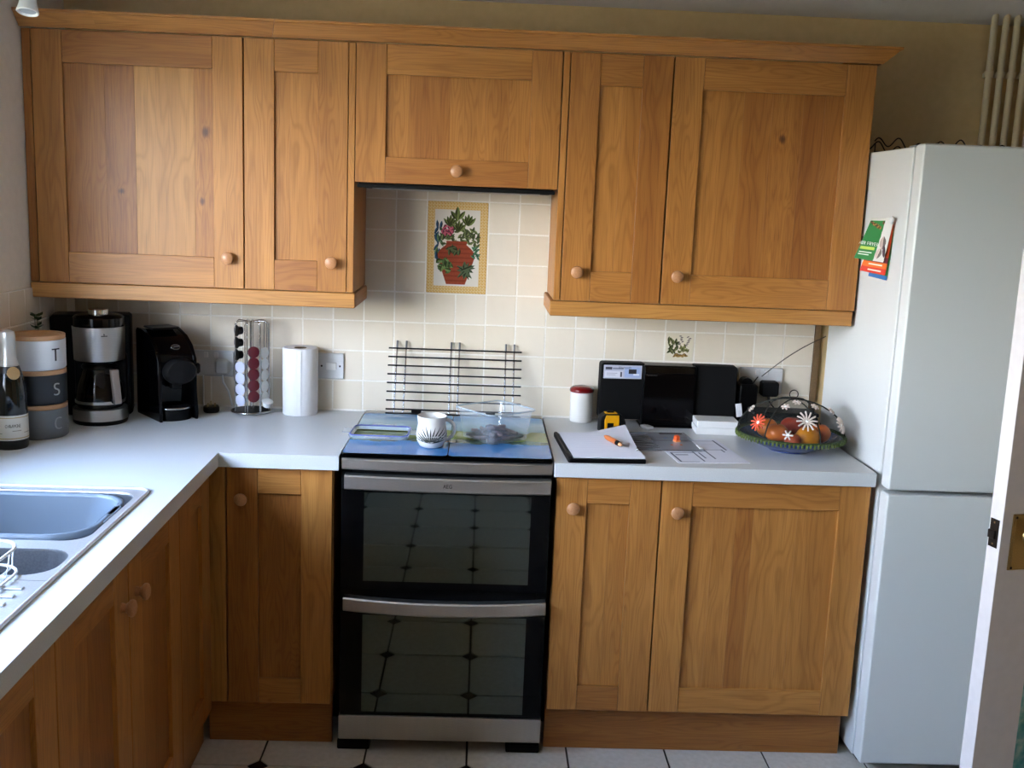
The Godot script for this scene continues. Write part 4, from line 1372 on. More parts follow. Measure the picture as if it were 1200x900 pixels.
func capsule_machine():
	var t = thing("capsule_machine", "glossy black capsule coffee machine with a round brewing head", "coffee machine", Vector3(-0.603, WT, 0.157), 0.68)
	# side profile in (z, y), extruded across x
	var pr = PackedVector2Array([Vector2(-0.075, 0.0), Vector2(0.105, 0.0), Vector2(0.108, 0.02), Vector2(0.1, 0.07), Vector2(0.098, 0.13), Vector2(0.098, 0.19), Vector2(0.07, 0.232), Vector2(0.03, 0.257), Vector2(-0.03, 0.275), Vector2(-0.068, 0.275), Vector2(-0.075, 0.267)])
	var sx := Transform3D(Basis(Vector3(0, 0, 1), Vector3(0, 1, 0), Vector3(-1, 0, 0)), Vector3.ZERO)
	var b := B.new()
	b.xf = sx
	b.prism(pr, -0.0625, -0.0505, 0.003)
	b.prism(pr, 0.0505, 0.0625, 0.003)
	var inner = PackedVector2Array([Vector2(-0.075, 0.0), Vector2(0.05, 0.0), Vector2(0.05, 0.13), Vector2(0.096, 0.135), Vector2(0.096, 0.188), Vector2(0.068, 0.229), Vector2(0.03, 0.254), Vector2(-0.03, 0.272), Vector2(-0.066, 0.272), Vector2(-0.075, 0.265)])
	b.prism(inner, -0.0505, 0.0505, 0.0)
	put("body", b.mesh(), M.gloss, t)
	var tr := B.new()
	var half = []
	for k in 13:
		var a = -PI / 2 + PI * k / 12.0
		half.append(Vector2(sin(a) * 0.05, 0.075 + cos(a) * 0.034))
	half.append(Vector2(0.05, 0.052))
	half.append(Vector2(-0.05, 0.052))
	tr.xf = Transform3D(Basis(Vector3(1, 0, 0), Vector3(0, 0, 1), Vector3(0, -1, 0)), Vector3.ZERO)
	tr.prism(PackedVector2Array(half), -0.04, 0.0, 0.002)
	put("drip_tray", tr.mesh(), M.black, t)
	var rim := []
	for k in 13:
		var a = -PI / 2 + PI * k / 12.0
		rim.append(Vector3(sin(a) * 0.0505, 0.038, 0.075 + cos(a) * 0.0345))
	put("tray_rim", B.new().tube(rim, 0.003, 8).mesh(), M.chrome, t)
	var hd := B.new()
	hd.xf = Transform3D(Basis(Vector3.RIGHT, PI / 2) * Basis.from_scale(Vector3(1.28, 1.0, 1.0)), Vector3(0.004, 0.155, 0.092))
	hd.lathe([[0.0, 0.0], [0.04, 0.0], [0.0415, 0.008], [0.04, 0.022], [0.034, 0.03], [0.0, 0.033]], 36)
	put("brewing_head", hd.mesh(), M.charcoal, t)
	put("lever", B.new().box(Vector3(0.062, 0.16, 0.095), Vector3(0.018, 0.034, 0.03), 0.006).mesh(), M.black, t)
	put("spout", B.new().box(Vector3(0.0, 0.112, 0.078), Vector3(0.03, 0.03, 0.03), 0.004).mesh(), M.black, t)
	# printed oval badge on the sloping top
	var bd := B.new()
	var ov := []
	for k in 24:
		var a = TAU * k / 24.0
		ov.append(Vector3(cos(a) * 0.0135, sin(a) * 0.0085, 0.0))
	bd.tube(ov, 0.0009, 6, true)
	bd.tube([Vector3(-0.009, -0.001, 0), Vector3(0.0, 0.002, 0), Vector3(0.009, 0.001, 0)], 0.0014, 6)
	var o := put("badge", bd.mesh(), M.chrome, t, Vector3(0.004, 0.2265, 0.075))
	o.rotation.x = -0.72
	put("top_lid", B.new().box(Vector3(0.0, 0.277, -0.025), Vector3(0.085, 0.006, 0.08), 0.003).mesh(), M.black, t)

func pod_mesh() -> ArrayMesh:
	return B.new().lathe([[0.0, 0.0], [0.010, 0.0], [0.0125, 0.002], [0.0145, 0.018], [0.0185, 0.0185], [0.0188, 0.0198], [0.0175, 0.0205], [0.0, 0.0208]], 18).mesh()

func pod_carousel():
	var c = Vector3(-0.353, WT, 0.072)
	var t = thing("pod_carousel", "chrome wire carousel for coffee pods beside the kitchen roll", "pod holder", c)
	var b := B.new()
	var ring := arc(Vector3(0, 0.006, 0), 0.062, 0.0, TAU * 35.0 / 36.0, 35, Vector3.RIGHT, Vector3.BACK)
	b.tube(ring, 0.0035, 6, true)
	put("base_ring", b.mesh(), M.chrome, t)
	put("base_plate", B.new().lathe([[0.0, 0.003], [0.06, 0.003], [0.06, 0.009], [0.0, 0.01]], 36).mesh(), M.charcoal, t)
	var cols = [[-2.35, 0], [-0.45, 1], [0.36, 2], [1.1, 3], [2.0, 4], [2.9, 4]]
	for k in 6:
		var a = cols[k][0] as float
		var w := B.new()
		for s in [-1, 1]:
			var p0 = Vector3(sin(a + s * 0.34) * 0.058, 0, cos(a + s * 0.34) * 0.058)
			w.tube([p0 + Vector3(0, 0.008, 0), p0 + Vector3(0, 0.293, 0), p0 * 0.8 + Vector3(0, 0.3, 0), Vector3(0, 0.297, 0)], 0.0017, 6)
		put("pod_track", w.mesh(), M.chrome, t)
	put("spindle", B.new().tube([Vector3(0, 0.01, 0), Vector3(0, 0.3, 0)], 0.004, 8).mesh(), M.chrome, t)
	var pm := pod_mesh()
	var mats = [mat(Color(0.02, 0.025, 0.03), 0.35), mat(Color(0.78, 0.8, 0.88), 0.45), mat(Color(0.32, 0.05, 0.1), 0.4), mat(Color(0.82, 0.83, 0.82), 0.4)]
	var where = ["black coffee pod in the left track of the carousel", "pale lavender coffee pod in the front track of the carousel", "maroon coffee pod in the middle track of the carousel", "white coffee pod in the right track of the carousel"]
	var counts = [6, 5, 5, 5]
	var tops = [0.27, 0.155, 0.205, 0.2]
	var angs = [-0.9, -0.45, 0.36, 1.1]
	for k in 4:
		for q in counts[k]:
			var a = angs[k]
			var y = tops[k] - q * (0.039 if k == 0 else 0.036)
			if y < 0.028: continue
			var rad = 0.036 if k != 0 else 0.03
			var o := put("coffee_pod", pm, mats[k], null, c + Vector3(sin(a) * rad, y, cos(a) * rad))
			o.basis = Basis(Vector3.UP, a) * Basis(Vector3.RIGHT, PI / 2)
			tag(o, where[k] + ", " + ["topmost", "second from the top", "third from the top", "fourth from the top", "fifth from the top", "lowest"][q], "coffee pod", "coffee pods, " + ["black", "lavender", "maroon", "white"][k])
	var lo := put("coffee_pod", pm, mats[3], null, c + Vector3(0.06, 0.03, 0.05))
	lo.basis = Basis(Vector3.UP, 0.6) * Basis(Vector3.RIGHT, 0.35)
	tag(lo, "white coffee pod sticking out at the lower right of the carousel", "coffee pod")

# ------------------------------------------------------------------ things on the cooker
func hob_items():
	var bp := mat(Color.WHITE, 0.06, 0.0, board_print())
	var yb = 0.8895
	for k in 2:
		var x0 = 0.016 if k == 0 else 0.307
		var x1 = 0.3064 if k == 0 else 0.5965
		var t = thing("glass_hob_cover", ["left glass hob cover printed with a lake landscape", "right glass hob cover printed with a lake landscape"][k], "hob cover", Vector3((x0 + x1) * 0.5, yb, 0.352), 0.0, "glass hob covers")
		var w = x1 - x0
		var d = 0.545
		var b := B.new()
		b.xf = lying(0.001)
		b.prism(rrect(w, d, 0.016, 5), 0.0, 0.004, 0.001)
		put("glass", b.mesh(), M.gloss, t)
		var b2 := B.new()
		b2.xf = lying(0.0)
		b2.prism(rrect(w - 0.002, d - 0.004, 0.015, 5), 0.0048, 0.0053, 0.0, Rect2(-w * 0.5, -d * 0.5, w, d))
		put("print", b2.mesh(), bp, t)
		for sx in [-1, 1]:
			for sz in [-1, 1]: put("foot", B.new().box(Vector3(sx * (w * 0.5 - 0.02), -0.0004, sz * (d * 0.5 - 0.03)), Vector3(0.012, 0.003, 0.012), 0.001).mesh(), M.black, t)
	var top = yb + 0.0053
	# wire trivet leaning on the tiles
	var tv = thing("wire_trivet", "black and chrome wire cooling rack leaning against the tiles behind the hob", "rack", Vector3(0.305, top, 0.0))
	var base = Vector3(0, 0.004, 0.105)
	var tipv = Vector3(0, 0.232, 0.008)
	var dirv = (tipv - base)
	for k in 9:
		var q = base + dirv * (0.892 - k * 0.118 if k < 8 else 0.012)
		q += Vector3(0, 0.0015, 0.0045)
		put("bar", B.new().tube([q + Vector3(-0.219, 0, 0), q + Vector3(0.219, 0, 0)], 0.0026, 8).mesh(), M.charcoal, tv)
	for x in [-0.192, -0.162, -0.014, 0.013, 0.166, 0.194]:
		var p0 = base + Vector3(x, 0, 0)
		var p1 = tipv + Vector3(x, 0, 0)
		put("rod", B.new().tube([p0, p1], 0.0024, 8).mesh(), M.chrome, tv)
		put("rod_shade_end", B.new().tube([p1 - dirv * 0.1, p1], 0.0032, 8).mesh(), mat(Color(0.45, 0.45, 0.46), 0.4, 0.6), tv)  # thicker grey ends, coloured to suggest the rods' shadow on the wall
	# clip-on lid lying upside down
	var ld = thing("container_lid", "clear clip-on container lid with a blue seal on the left hob cover", "lid", Vector3(0.1, top, 0.392), -0.03)
	var lb := B.new()
	var lr = rrect(0.178, 0.148, 0.022, 5)
	lb.loft([ring3(lr, 0.0, Vector2.ZERO, 0.9), ring3(lr, 0.001, Vector2.ZERO, 0.95), ring3(lr, 0.01), ring3(lr, 0.012, Vector2.ZERO, 0.985), ring3(lr, 0.011, Vector2.ZERO, 0.95), ring3(lr, 0.004, Vector2.ZERO, 0.87)], true, false)
	put("shell", lb.mesh(), M.clear_lid, ld)
	var sr := []
	for p in rrect(0.168, 0.138, 0.02, 5): sr.append(Vector3(p.x, 0.0125, p.y))
	put("seal", B.new().tube(sr, 0.002, 6, true).mesh(), mat(Color(0.3, 0.34, 0.62), 0.4), ld)
	for s in [[0, 1], [0, -1], [1, 0], [-1, 0]]:
		var sz = Vector3(0.075, 0.0025, 0.022) if s[0] == 0 else Vector3(0.022, 0.0025, 0.06)
		put("clip", B.new().box(Vector3(s[0] * 0.1, 0.011, s[1] * 0.085), sz, 0.001).mesh(), M.clear_lid, ld)
	# mug
	var mg = thing("mug", "white mug with a dark leaf print on the hob cover", "mug", Vector3(0.256, top, 0.512))
	put("cup", B.new().lathe([[0.0, 0.0], [0.03, 0.0], [0.034, 0.003], [0.042, 0.018], [0.0445, 0.035], [0.042, 0.052], [0.0395, 0.066], [0.041, 0.08], [0.0425, 0.0885], [0.0408, 0.0892], [0.0385, 0.08], [0.037, 0.066], [0.0395, 0.05], [0.041, 0.035], [0.039, 0.018], [0.03, 0.006], [0.0, 0.005]], 40).mesh(), mat(Color(0.85, 0.84, 0.81), 0.15), mg)
	var hdl := B.new()
	var hp := []
	for k in 15:
		var a = -PI * 0.5 + PI * k / 14.0
		hp.append(Vector3(0.038 + cos(a) * 0.031, 0.046 + sin(a) * 0.029, 0))
	hdl.xf = Transform3D(Basis(Vector3.UP, 0.35), Vector3.ZERO)
	hdl.tube(hp, 0.0052, 10)
	put("handle", hdl.mesh(), mat(Color(0.85, 0.84, 0.81), 0.15), mg)
	var lrng := RandomNumberGenerator.new()
	lrng.seed = 4
	var lf := B.new()
	for k in 13:
		var a = (k - 6) * 0.24
		var y0 = 0.016
		var len = lrng.randf_range(0.036, 0.062)
		var prev := []
		for i in 7:
			var s = i / 6.0
			var yy = y0 + len * s * cos(a * 0.9)
			var ang = sin(a) * s * len * 1.25 / 0.042 - 0.02
			var wdt = 0.0019 * sin(PI * clampf(s * 0.95 + 0.03, 0, 1)) / 0.044
			var rad = mug_r(yy) + 0.0004
			var row := []
			for sd in [-1, 1]:
				var aa = ang + sd * wdt * cos(a)
				var y2 = yy - sd * wdt * 0.044 * sin(a)
				var nn = Vector3(sin(aa), 0, cos(aa))
				row.append(lf.vert(Vector3(sin(aa) * rad, y2, cos(aa) * rad), nn, Vector2.ZERO))
			if prev.size() > 0: lf.quad(prev[0], prev[1], row[1], row[0])
			prev = row
	put("leaf_print", lf.mesh(), mat(Color(0.13, 0.16, 0.12), 0.3), mg)
	# clear tub with dried pieces in it
	var c = Vector3(0.438, top, 0.388)
	var turn = PI / 4 - 0.1
	var tb = thing("plastic_tub", "clear plastic tub holding dried pieces on the right hob cover", "tub", c, turn)
	var pr = rrect(0.17, 0.17, 0.022, 5)
	var sh := B.new()
	sh.loft([ring3(pr, 0.0008, Vector2.ZERO, 0.8), ring3(pr, 0.004, Vector2.ZERO, 0.85), ring3(pr, 0.088, Vector2.ZERO, 0.98), ring3(pr, 0.0885, Vector2.ZERO, 1.05), ring3(pr, 0.094, Vector2.ZERO, 1.06), ring3(pr, 0.094, Vector2.ZERO, 1.02)], true, false)
	put("shell", sh.mesh(), M.clear_plastic, tb)
	var rim := []
	for p in pr: rim.append(Vector3(p.x * 1.055, 0.0915, p.y * 1.055))
	put("rim", B.new().tube(rim, 0.0022, 6, true).mesh(), M.clear_lid, tb)
	var pieces := []
	for v in 3:
		var pb := B.new()
		pb.xf = Transform3D(Basis(Vector3.FORWARD, PI / 2), Vector3.ZERO)
		var prf := [[0.0, -0.019]]
		for i in 7:
			var s = i / 6.0
			prf.append([0.0062 * (0.7 + 0.3 * sin(s * PI)) * (1.0 + 0.18 * sin(s * 11.0 + v * 2.0)), -0.017 + 0.034 * s])
		prf.append([0.0, 0.019])
		pb.lathe(prf, 9)
		pieces.append(pb.mesh())
	var pm = [mat(Color(0.3, 0.24, 0.22), 0.8), mat(Color(0.37, 0.3, 0.28), 0.8), mat(Color(0.45, 0.37, 0.36), 0.8)]
	var pg := RandomNumberGenerator.new()
	pg.seed = 12
	var n = 0
	for lay in 3:
		for i in 5 - lay:
			for j in 5 - lay:
				var lx = (i - (4 - lay) * 0.5) * 0.026 + pg.randf_range(-0.003, 0.003)
				var lz = (j - (4 - lay) * 0.5) * 0.024 + pg.randf_range(-0.003, 0.003)
				if lay == 2 and (i + j) % 2 == 0: continue
				var p = Basis(Vector3.UP, turn) * Vector3(lx, 0.0, lz)
				var o := put("dried_piece", pieces[n % 3], pm[n % 3], null, c + p + Vector3(0, 0.009 + lay * 0.0115, 0))
				o.rotation = Vector3(0, turn + pg.randf_range(-0.5, 0.5) + (PI / 2 if lay == 1 else 0.0), pg.randf_range(-0.15, 0.15) if lay else 0.0)
				tag(o, "grey-brown dried piece heaped in the clear tub", "dried piece", "dried pieces in the tub")
				n += 1

func mug_r(y: float) -> float:
	var pr = [[0.003, 0.034], [0.018, 0.042], [0.035, 0.0445], [0.052, 0.042], [0.066, 0.0395], [0.08, 0.041], [0.09, 0.0425]]
	for i in pr.size() - 1:
		if y <= pr[i + 1][0]: return lerpf(pr[i][1], pr[i + 1][1], clampf((y - pr[i][0]) / (pr[i + 1][0] - pr[i][0]), 0, 1))
	return 0.0425

# ------------------------------------------------------------------ things on the right worktop
func right_items():
	# red-lidded jar
	var j = thing("storage_jar", "white ceramic jar with a domed red lid", "jar", Vector3(0.727, WT, 0.044))
	put("pot", B.new().lathe([[0.0, 0.0], [0.034, 0.0], [0.037, 0.003], [0.0375, 0.1], [0.0, 0.1]], 36).mesh(), mat(Color(0.86, 0.85, 0.82), 0.2), j)
	put("lid", B.new().lathe([[0.0, 0.1], [0.039, 0.1], [0.0405, 0.104], [0.0395, 0.11], [0.032, 0.1165], [0.015, 0.12], [0.0, 0.1205]], 36).mesh(), mat(Color(0.42, 0.03, 0.05), 0.2), j)
	# slim stereo
	var h = thing("stereo_system", "black slimline stereo with a sticker standing against the tiles", "stereo", Vector3(1.005, WT, 0.0))
	var bw := B.new()
	var wl = rrect(0.148, 0.187, 0.01, 4)
	bw.xf = Transform3D(Basis(Vector3.UP, 0.06), Vector3(-0.152, 0.1125, 0.035))
	bw.prism(wl, 0.0, 0.05, 0.003)
	put("speaker", bw.mesh(), M.matt_black, h)
	var br := B.new()
	br.xf = Transform3D(Basis(Vector3.UP, -0.06), Vector3(0.153, 0.1125, 0.035))
	br.prism(wl, 0.0, 0.05, 0.003)
	put("speaker", br.mesh(), M.matt_black, h)
	var cu := B.new()
	cu.span(Vector3(-0.085, 0.001, 0.02), Vector3(0.088, 0.203, 0.094), 0.004)
	put("main_unit", cu.mesh(), M.black, h)
	put("front_panel", B.new().span(Vector3(-0.083, 0.012, 0.094), Vector3(0.085, 0.176, 0.099), 0.002).mesh(), M.gloss, h)
	put("display", B.new().span(Vector3(-0.08, 0.178, 0.094), Vector3(0.082, 0.199, 0.097), 0.001).mesh(), mat(Color(0.012, 0.009, 0.008), 0.1), h)
	put("lettering", letters("Panasonic", 0.008, 0.0004), mat(Color(0.2, 0.2, 0.2), 0.4), h, Vector3(-0.058, 0.171, 0.0993))
	var si := line_print(128, 48, Color("b9bccb"), [[6, 7, 22, 9, Color("3a3c48")], [30, 9, 36, 6, Color("7c8092")], [4, 22, 60, 22, Color("d6d6de")], [10, 28, 36, 2, Color("9a9ca8")], [10, 34, 30, 2, Color("9a9ca8")], [56, 24, 6, 18, Color("4a4c56")], [70, 6, 54, 38, Color("9fb0d4")], [84, 14, 26, 16, Color("26262c")], [100, 30, 20, 6, Color("e0e4ee")]], Color.BLACK)
	var sb := B.new()
	sb.xf = Transform3D(Basis(Vector3.UP, 0.06), Vector3(-0.152, 0.1125, 0.035))
	sb.prism(PackedVector2Array([Vector2(-0.066, 0.042), Vector2(0.06, 0.042), Vector2(0.06, 0.086), Vector2(-0.066, 0.086)]), 0.0501, 0.0505, 0.0, Rect2(-0.066, 0.042, 0.126, 0.044))
	var stk := put("sticker", sb.mesh(), mat(Color.WHITE, 0.3, 0.0, tex(si)), h)
	var tx := put("lettering", letters("Bluetooth", 0.0095, 0.0003), mat(Color(0.25, 0.26, 0.3), 0.4), stk, Vector3(-0.145, 0.1905, 0.0852))
	tx.rotation.y = 0.06
	# stand foot
	put("foot", B.new().span(Vector3(-0.09, 0.0, 0.02), Vector3(0.09, 0.006, 0.11), 0.002).mesh(), M.gloss, h)
	# white stick
	var ws = thing("memory_stick", "small white stick lying in front of the stereo", "memory stick", Vector3(0.938, WT, 0.128), 0.5)
	put("case", B.new().box(Vector3(0, 0.005, 0), Vector3(0.026, 0.0095, 0.036), 0.003).mesh(), M.white, ws)
	put("cap", B.new().box(Vector3(0, 0.005, -0.022), Vector3(0.02, 0.008, 0.012), 0.002).mesh(), M.plastic, ws)
	# black boxes beside the stereo
	var rt = thing("router", "small black router box standing right of the stereo", "router", Vector3(1.272, WT, 0.05))
	put("case", B.new().span(Vector3(-0.03, 0.004, -0.035), Vector3(0.03, 0.148, 0.035), 0.006).mesh(), M.black, rt)
	var ra := B.new()
	ra.xf = Transform3D(Basis(Vector3.RIGHT, PI / 2), Vector3(-0.004, 0.148, 0))
	ra.lathe([[0.0, -0.02], [0.02, -0.02], [0.02, 0.02], [0.0, 0.02]], 20)
	put("round_top", ra.mesh(), M.black, rt)
	put("stand", B.new().span(Vector3(-0.034, 0.0, -0.042), Vector3(0.034, 0.006, 0.042), 0.002).mesh(), M.matt_black, rt)
	var bx = thing("black_box", "low black box behind the fruit bowl", "box", Vector3(1.385, WT, 0.152))
	put("case", B.new().span(Vector3(-0.115, 0.0, -0.055), Vector3(0.09, 0.066, 0.035), 0.004).mesh(), M.matt_black, bx)
	put("lid", B.new().span(Vector3(-0.117, 0.066, -0.057), Vector3(0.092, 0.078, 0.037), 0.003).mesh(), M.black, bx)
	var sl = tag(put("paper_slip", B.new().box(Vector3(0, 0.022, 0), Vector3(0.022, 0.044, 0.0008), 0.0002).mesh(), M.paper, null, Vector3(1.243, WT + 0.0435, 0.1)), "white paper slip upright behind the white boxes", "paper")
	sl.rotation = Vector3(-0.12, 0.2, 0.12)
	# two white boxes
	for k in 2:
		var t = thing("white_box", ["lower of two flat white boxes in front of the stereo", "upper of two flat white boxes in front of the stereo"][k], "box", Vector3(1.152 + k * 0.002, WT + k * 0.0225, 0.147 + k * 0.002), -0.05 + k * 0.02, "flat white boxes")
		put("tray", B.new().span(Vector3(-0.066, 0.0, -0.045), Vector3(0.066, 0.012, 0.045), 0.0015).mesh(), M.white, t)
		put("lid", B.new().span(Vector3(-0.067, 0.007, -0.046), Vector3(0.067, 0.0222, 0.046), 0.002).mesh(), M.white, t)
	tape_measure()
	papers()
	fruit_bowl()

func tape_measure():
	var t = thing("tape_measure", "yellow and black tape measure behind the notebook", "tape measure", Vector3(0.81, WT, 0.205), 0.12)
	var pr = PackedVector2Array()
	for p in [Vector2(-0.036, 0.0), Vector2(0.036, 0.0), Vector2(0.041, 0.006), Vector2(0.041, 0.035), Vector2(0.034, 0.054), Vector2(0.02, 0.063), Vector2(-0.026, 0.063), Vector2(-0.038, 0.054), Vector2(-0.041, 0.04), Vector2(-0.041, 0.006)]: pr.append(p)
	var b := B.new()
	b.prism(pr, -0.022, 0.022, 0.003)
	put("case", b.mesh(), M.charcoal, t)
	var y := B.new()
	y.prism(PackedVector2Array([Vector2(-0.028, 0.002), Vector2(0.016, 0.002), Vector2(0.019, 0.04), Vector2(0.017, 0.06), Vector2(-0.024, 0.06), Vector2(-0.029, 0.045)]), 0.0215, 0.026, 0.002)
	y.span(Vector3(-0.024, 0.0628, -0.015), Vector3(0.014, 0.0655, 0.015), 0.001)
	put("yellow_cover", y.mesh(), mat(Color(0.88, 0.62, 0.01), 0.35), t)
	put("window_panel", B.new().span(Vector3(-0.02, 0.008, 0.0255), Vector3(0.0, 0.036, 0.0272), 0.001).span(Vector3(0.0, 0.016, 0.0255), Vector3(0.011, 0.026, 0.0272), 0.001).mesh(), M.matt_black, t)
	put("lock_button", B.new().box(Vector3(-0.006, 0.067, 0), Vector3(0.022, 0.006, 0.014), 0.002).mesh(), M.black, t)
	put("tape_hook", B.new().span(Vector3(0.041, 0.001, -0.01), Vector3(0.0435, 0.014, 0.01), 0.0006).mesh(), M.chrome, t)

func papers():
	# notebook with a pen on it
	var nb = thing("notebook", "open black-backed notebook with a blank white page at the worktop edge", "notebook", Vector3(0.742, WT, 0.445), 0.06)
	put("cover", B.new().span(Vector3(-0.108, 0.0, -0.155), Vector3(0.108, 0.013, 0.165), 0.002).mesh(), M.black, nb)
	put("page_block", B.new().span(Vector3(-0.096, 0.013, -0.15), Vector3(0.106, 0.0162, 0.158), 0.0006).mesh(), M.paper, nb)
	# top page, far right corner lifting
	var pg := B.new()
	var nx = 8
	var nz = 8
	var ids := []
	for i in nx + 1:
		for k in nz + 1:
			var u = float(i) / nx
			var w = float(k) / nz
			var l = maxf(0.0, u - w * 0.9 - 0.45) * 0.05
			ids.append(pg.vert(Vector3(-0.097 + 0.205 * u, 0.0166 + l, -0.152 + 0.31 * w), Vector3(-0.05, 1, 0.05).normalized(), Vector2(u, w)))
	for i in nx:
		for k in nz: pg.quad(ids[i * (nz + 1) + k], ids[(i + 1) * (nz + 1) + k], ids[(i + 1) * (nz + 1) + k + 1], ids[i * (nz + 1) + k + 1])
	var segs := []
	for k in 13: segs.append([20 + (k * 7) % 20, 20 + k * 16, 60 + (k * 53) % 90, 1])
	put("top_page", pg.mesh(), mat(Color.WHITE, 0.9, 0.0, tex(line_print(200, 256, Color("dcdde6"), segs, Color("c2c4d2")))), nb)
	put("spine", B.new().span(Vector3(-0.112, 0.0, -0.155), Vector3(-0.1, 0.0175, 0.165), 0.003).mesh(), M.charcoal, nb)
	var rg := B.new()
	rg.tube(arc(Vector3(0.1, 0.02, 0.075), 0.006, 0.0, TAU * 11.0 / 12.0, 11, Vector3.UP, Vector3.BACK), 0.0014, 6, true)
	put("ring", rg.mesh(), M.chrome, nb)
	var pn = thing("pen", "stubby copper-coloured pen lying on the notebook", "pen", Vector3(0.786, WT + 0.0255, 0.428), 0.0)
	var pb := B.new()
	pb.xf = Transform3D(Basis(Vector3.UP, 0.3) * Basis(Vector3.RIGHT, PI / 2), Vector3.ZERO)
	pb.lathe([[0.0, -0.06], [0.002, -0.06], [0.006, -0.045], [0.0078, -0.03], [0.0078, 0.03], [0.0, 0.03]], 16)
	put("barrel", pb.mesh(), mat(Color(0.78, 0.42, 0.2), 0.35), pn)
	var pc := B.new()
	pc.xf = pb.xf
	pc.lathe([[0.0, 0.03], [0.0072, 0.03], [0.0072, 0.05], [0.0, 0.05]], 16)
	put("grip", pc.mesh(), M.matt_black, pn)
	var pe := B.new()
	pe.xf = pb.xf
	pe.lathe([[0.0, 0.05], [0.006, 0.05], [0.002, 0.066], [0.0, 0.067]], 16)
	put("tip", pe.mesh(), mat(Color(0.85, 0.6, 0.42), 0.4), pn)
	# floor plan
	var k = Color("5a5e70")
	var segs2 = [[10, 150, 6, 96], [10, 150, 80, 4], [84, 140, 5, 100], [10, 242, 60, 3], [100, 150, 5, 60], [120, 20, 84, 3], [200, 14, 6, 110], [128, 120, 5, 96], [128, 118, 60, 4], [186, 116, 5, 30], [60, 120, 60, 3, Color("8a8ea0")], [118, 60, 3, 60, Color("9a9eae")], [150, 60, 40, 2, Color("a8aab8")], [20, 170, 40, 8, Color("7c8092")]]
	var fp = put("floor_plan", B.new().span(Vector3(-0.105, 0.0, -0.1485), Vector3(0.105, 0.0006, 0.1485), 0.0).mesh(), M.paper, null, Vector3(1.044, WT + 0.0002, 0.42))
	fp.rotation.y = 0.11
	tag(fp, "printed floor plan sheet on the right worktop", "paper")
	var pr := B.new()
	pr.xf = lying(0.0)
	pr.prism(PackedVector2Array([Vector2(-0.105, -0.1485), Vector2(0.105, -0.1485), Vector2(0.105, 0.1485), Vector2(-0.105, 0.1485)]), 0.0006, 0.0009, 0.0, Rect2(-0.105, -0.1485, 0.21, 0.297))
	put("drawing", pr.mesh(), mat(Color.WHITE, 0.85, 0.0, tex(line_print(220, 256, Color("d8dae4"), segs2, k))), fp)
	# plastic wallet with ruled lines
	var pw = thing("plastic_wallet", "grey see-through plastic wallet with dark stripes on top of the floor plan", "wallet", Vector3(0.952, WT + 0.0018, 0.318), 0.06)
	var ws := []
	for q in 9: ws.append([0, 40 + q * 22, 92, 7, Color("55565a")])
	ws.append([150, 10, 100, 16, Color("2e2b2a")])
	ws.append([0, 120, 256, 3, Color("5c5e66")])
	ws.append([0, 246, 256, 6, Color("4a4c54")])
	ws.append([0, 70, 256, 2, Color("6c6e76")])
	ws.append([150, 170, 10, 14, Color("c2744e")])
	ws.append([190, 168, 10, 14, Color("c2744e")])
	ws.append([150, 80, 14, 6, Color("6f8fc2")])
	var wb := B.new()
	wb.xf = lying(0.0)
	wb.prism(rrect(0.19, 0.25, 0.004, 2), 0.0, 0.0012, 0.0, Rect2(-0.095, -0.125, 0.19, 0.25))
	put("sleeve", wb.mesh(), mat(Color.WHITE, 0.2, 0.0, tex(line_print(256, 256, Color("9a9ca2"), ws, Color("8c8e96")))), pw)
	put("binding", B.new().span(Vector3(0.094, 0.0, -0.125), Vector3(0.102, 0.0025, 0.125), 0.001).mesh(), M.clear_plastic, pw)
	put("tab", B.new().span(Vector3(0.092, 0.0012, 0.055), Vector3(0.103, 0.006, 0.1), 0.0015).mesh(), M.plastic, pw)
	var er = thing("eraser", "small orange eraser standing on the plastic wallet", "eraser", Vector3(0.998, WT + 0.003, 0.318), 0.3)
	put("block", B.new().span(Vector3(-0.008, 0.0, -0.009), Vector3(0.008, 0.02, 0.009), 0.004).mesh(), mat(Color(0.85, 0.32, 0.1), 0.5), er)
	put("sleeve", B.new().span(Vector3(-0.0086, 0.0, -0.0096), Vector3(0.0086, 0.006, 0.0096), 0.001).mesh(), mat(Color(0.9, 0.55, 0.35), 0.5), er)

func flower(parent: Node3D, p: Vector3, nn: Vector3, r: float, m: Material, count := 12):
	var b := B.new()
	var u = nn.cross(Vector3.UP).normalized()
	var w = nn.cross(u).normalized()
	for k in count:
		var a = TAU * k / count
		var d = u * cos(a) + w * sin(a)
		b.tube([p + d * 0.003 + nn * 0.002, p + d * r * 0.6 + nn * 0.006, p + d * r + nn * 0.003], 0.0027, 6)
	put("flower", b.mesh(), m, parent)
	var c := B.new()
	c.xf = Transform3D(Basis(Quaternion(Vector3.UP, nn)), p)
	c.lathe([[0.0, 0.0], [0.005, 0.001], [0.005, 0.005], [0.0, 0.008]], 10)
	put("flower_centre", c.mesh(), M.white, parent)

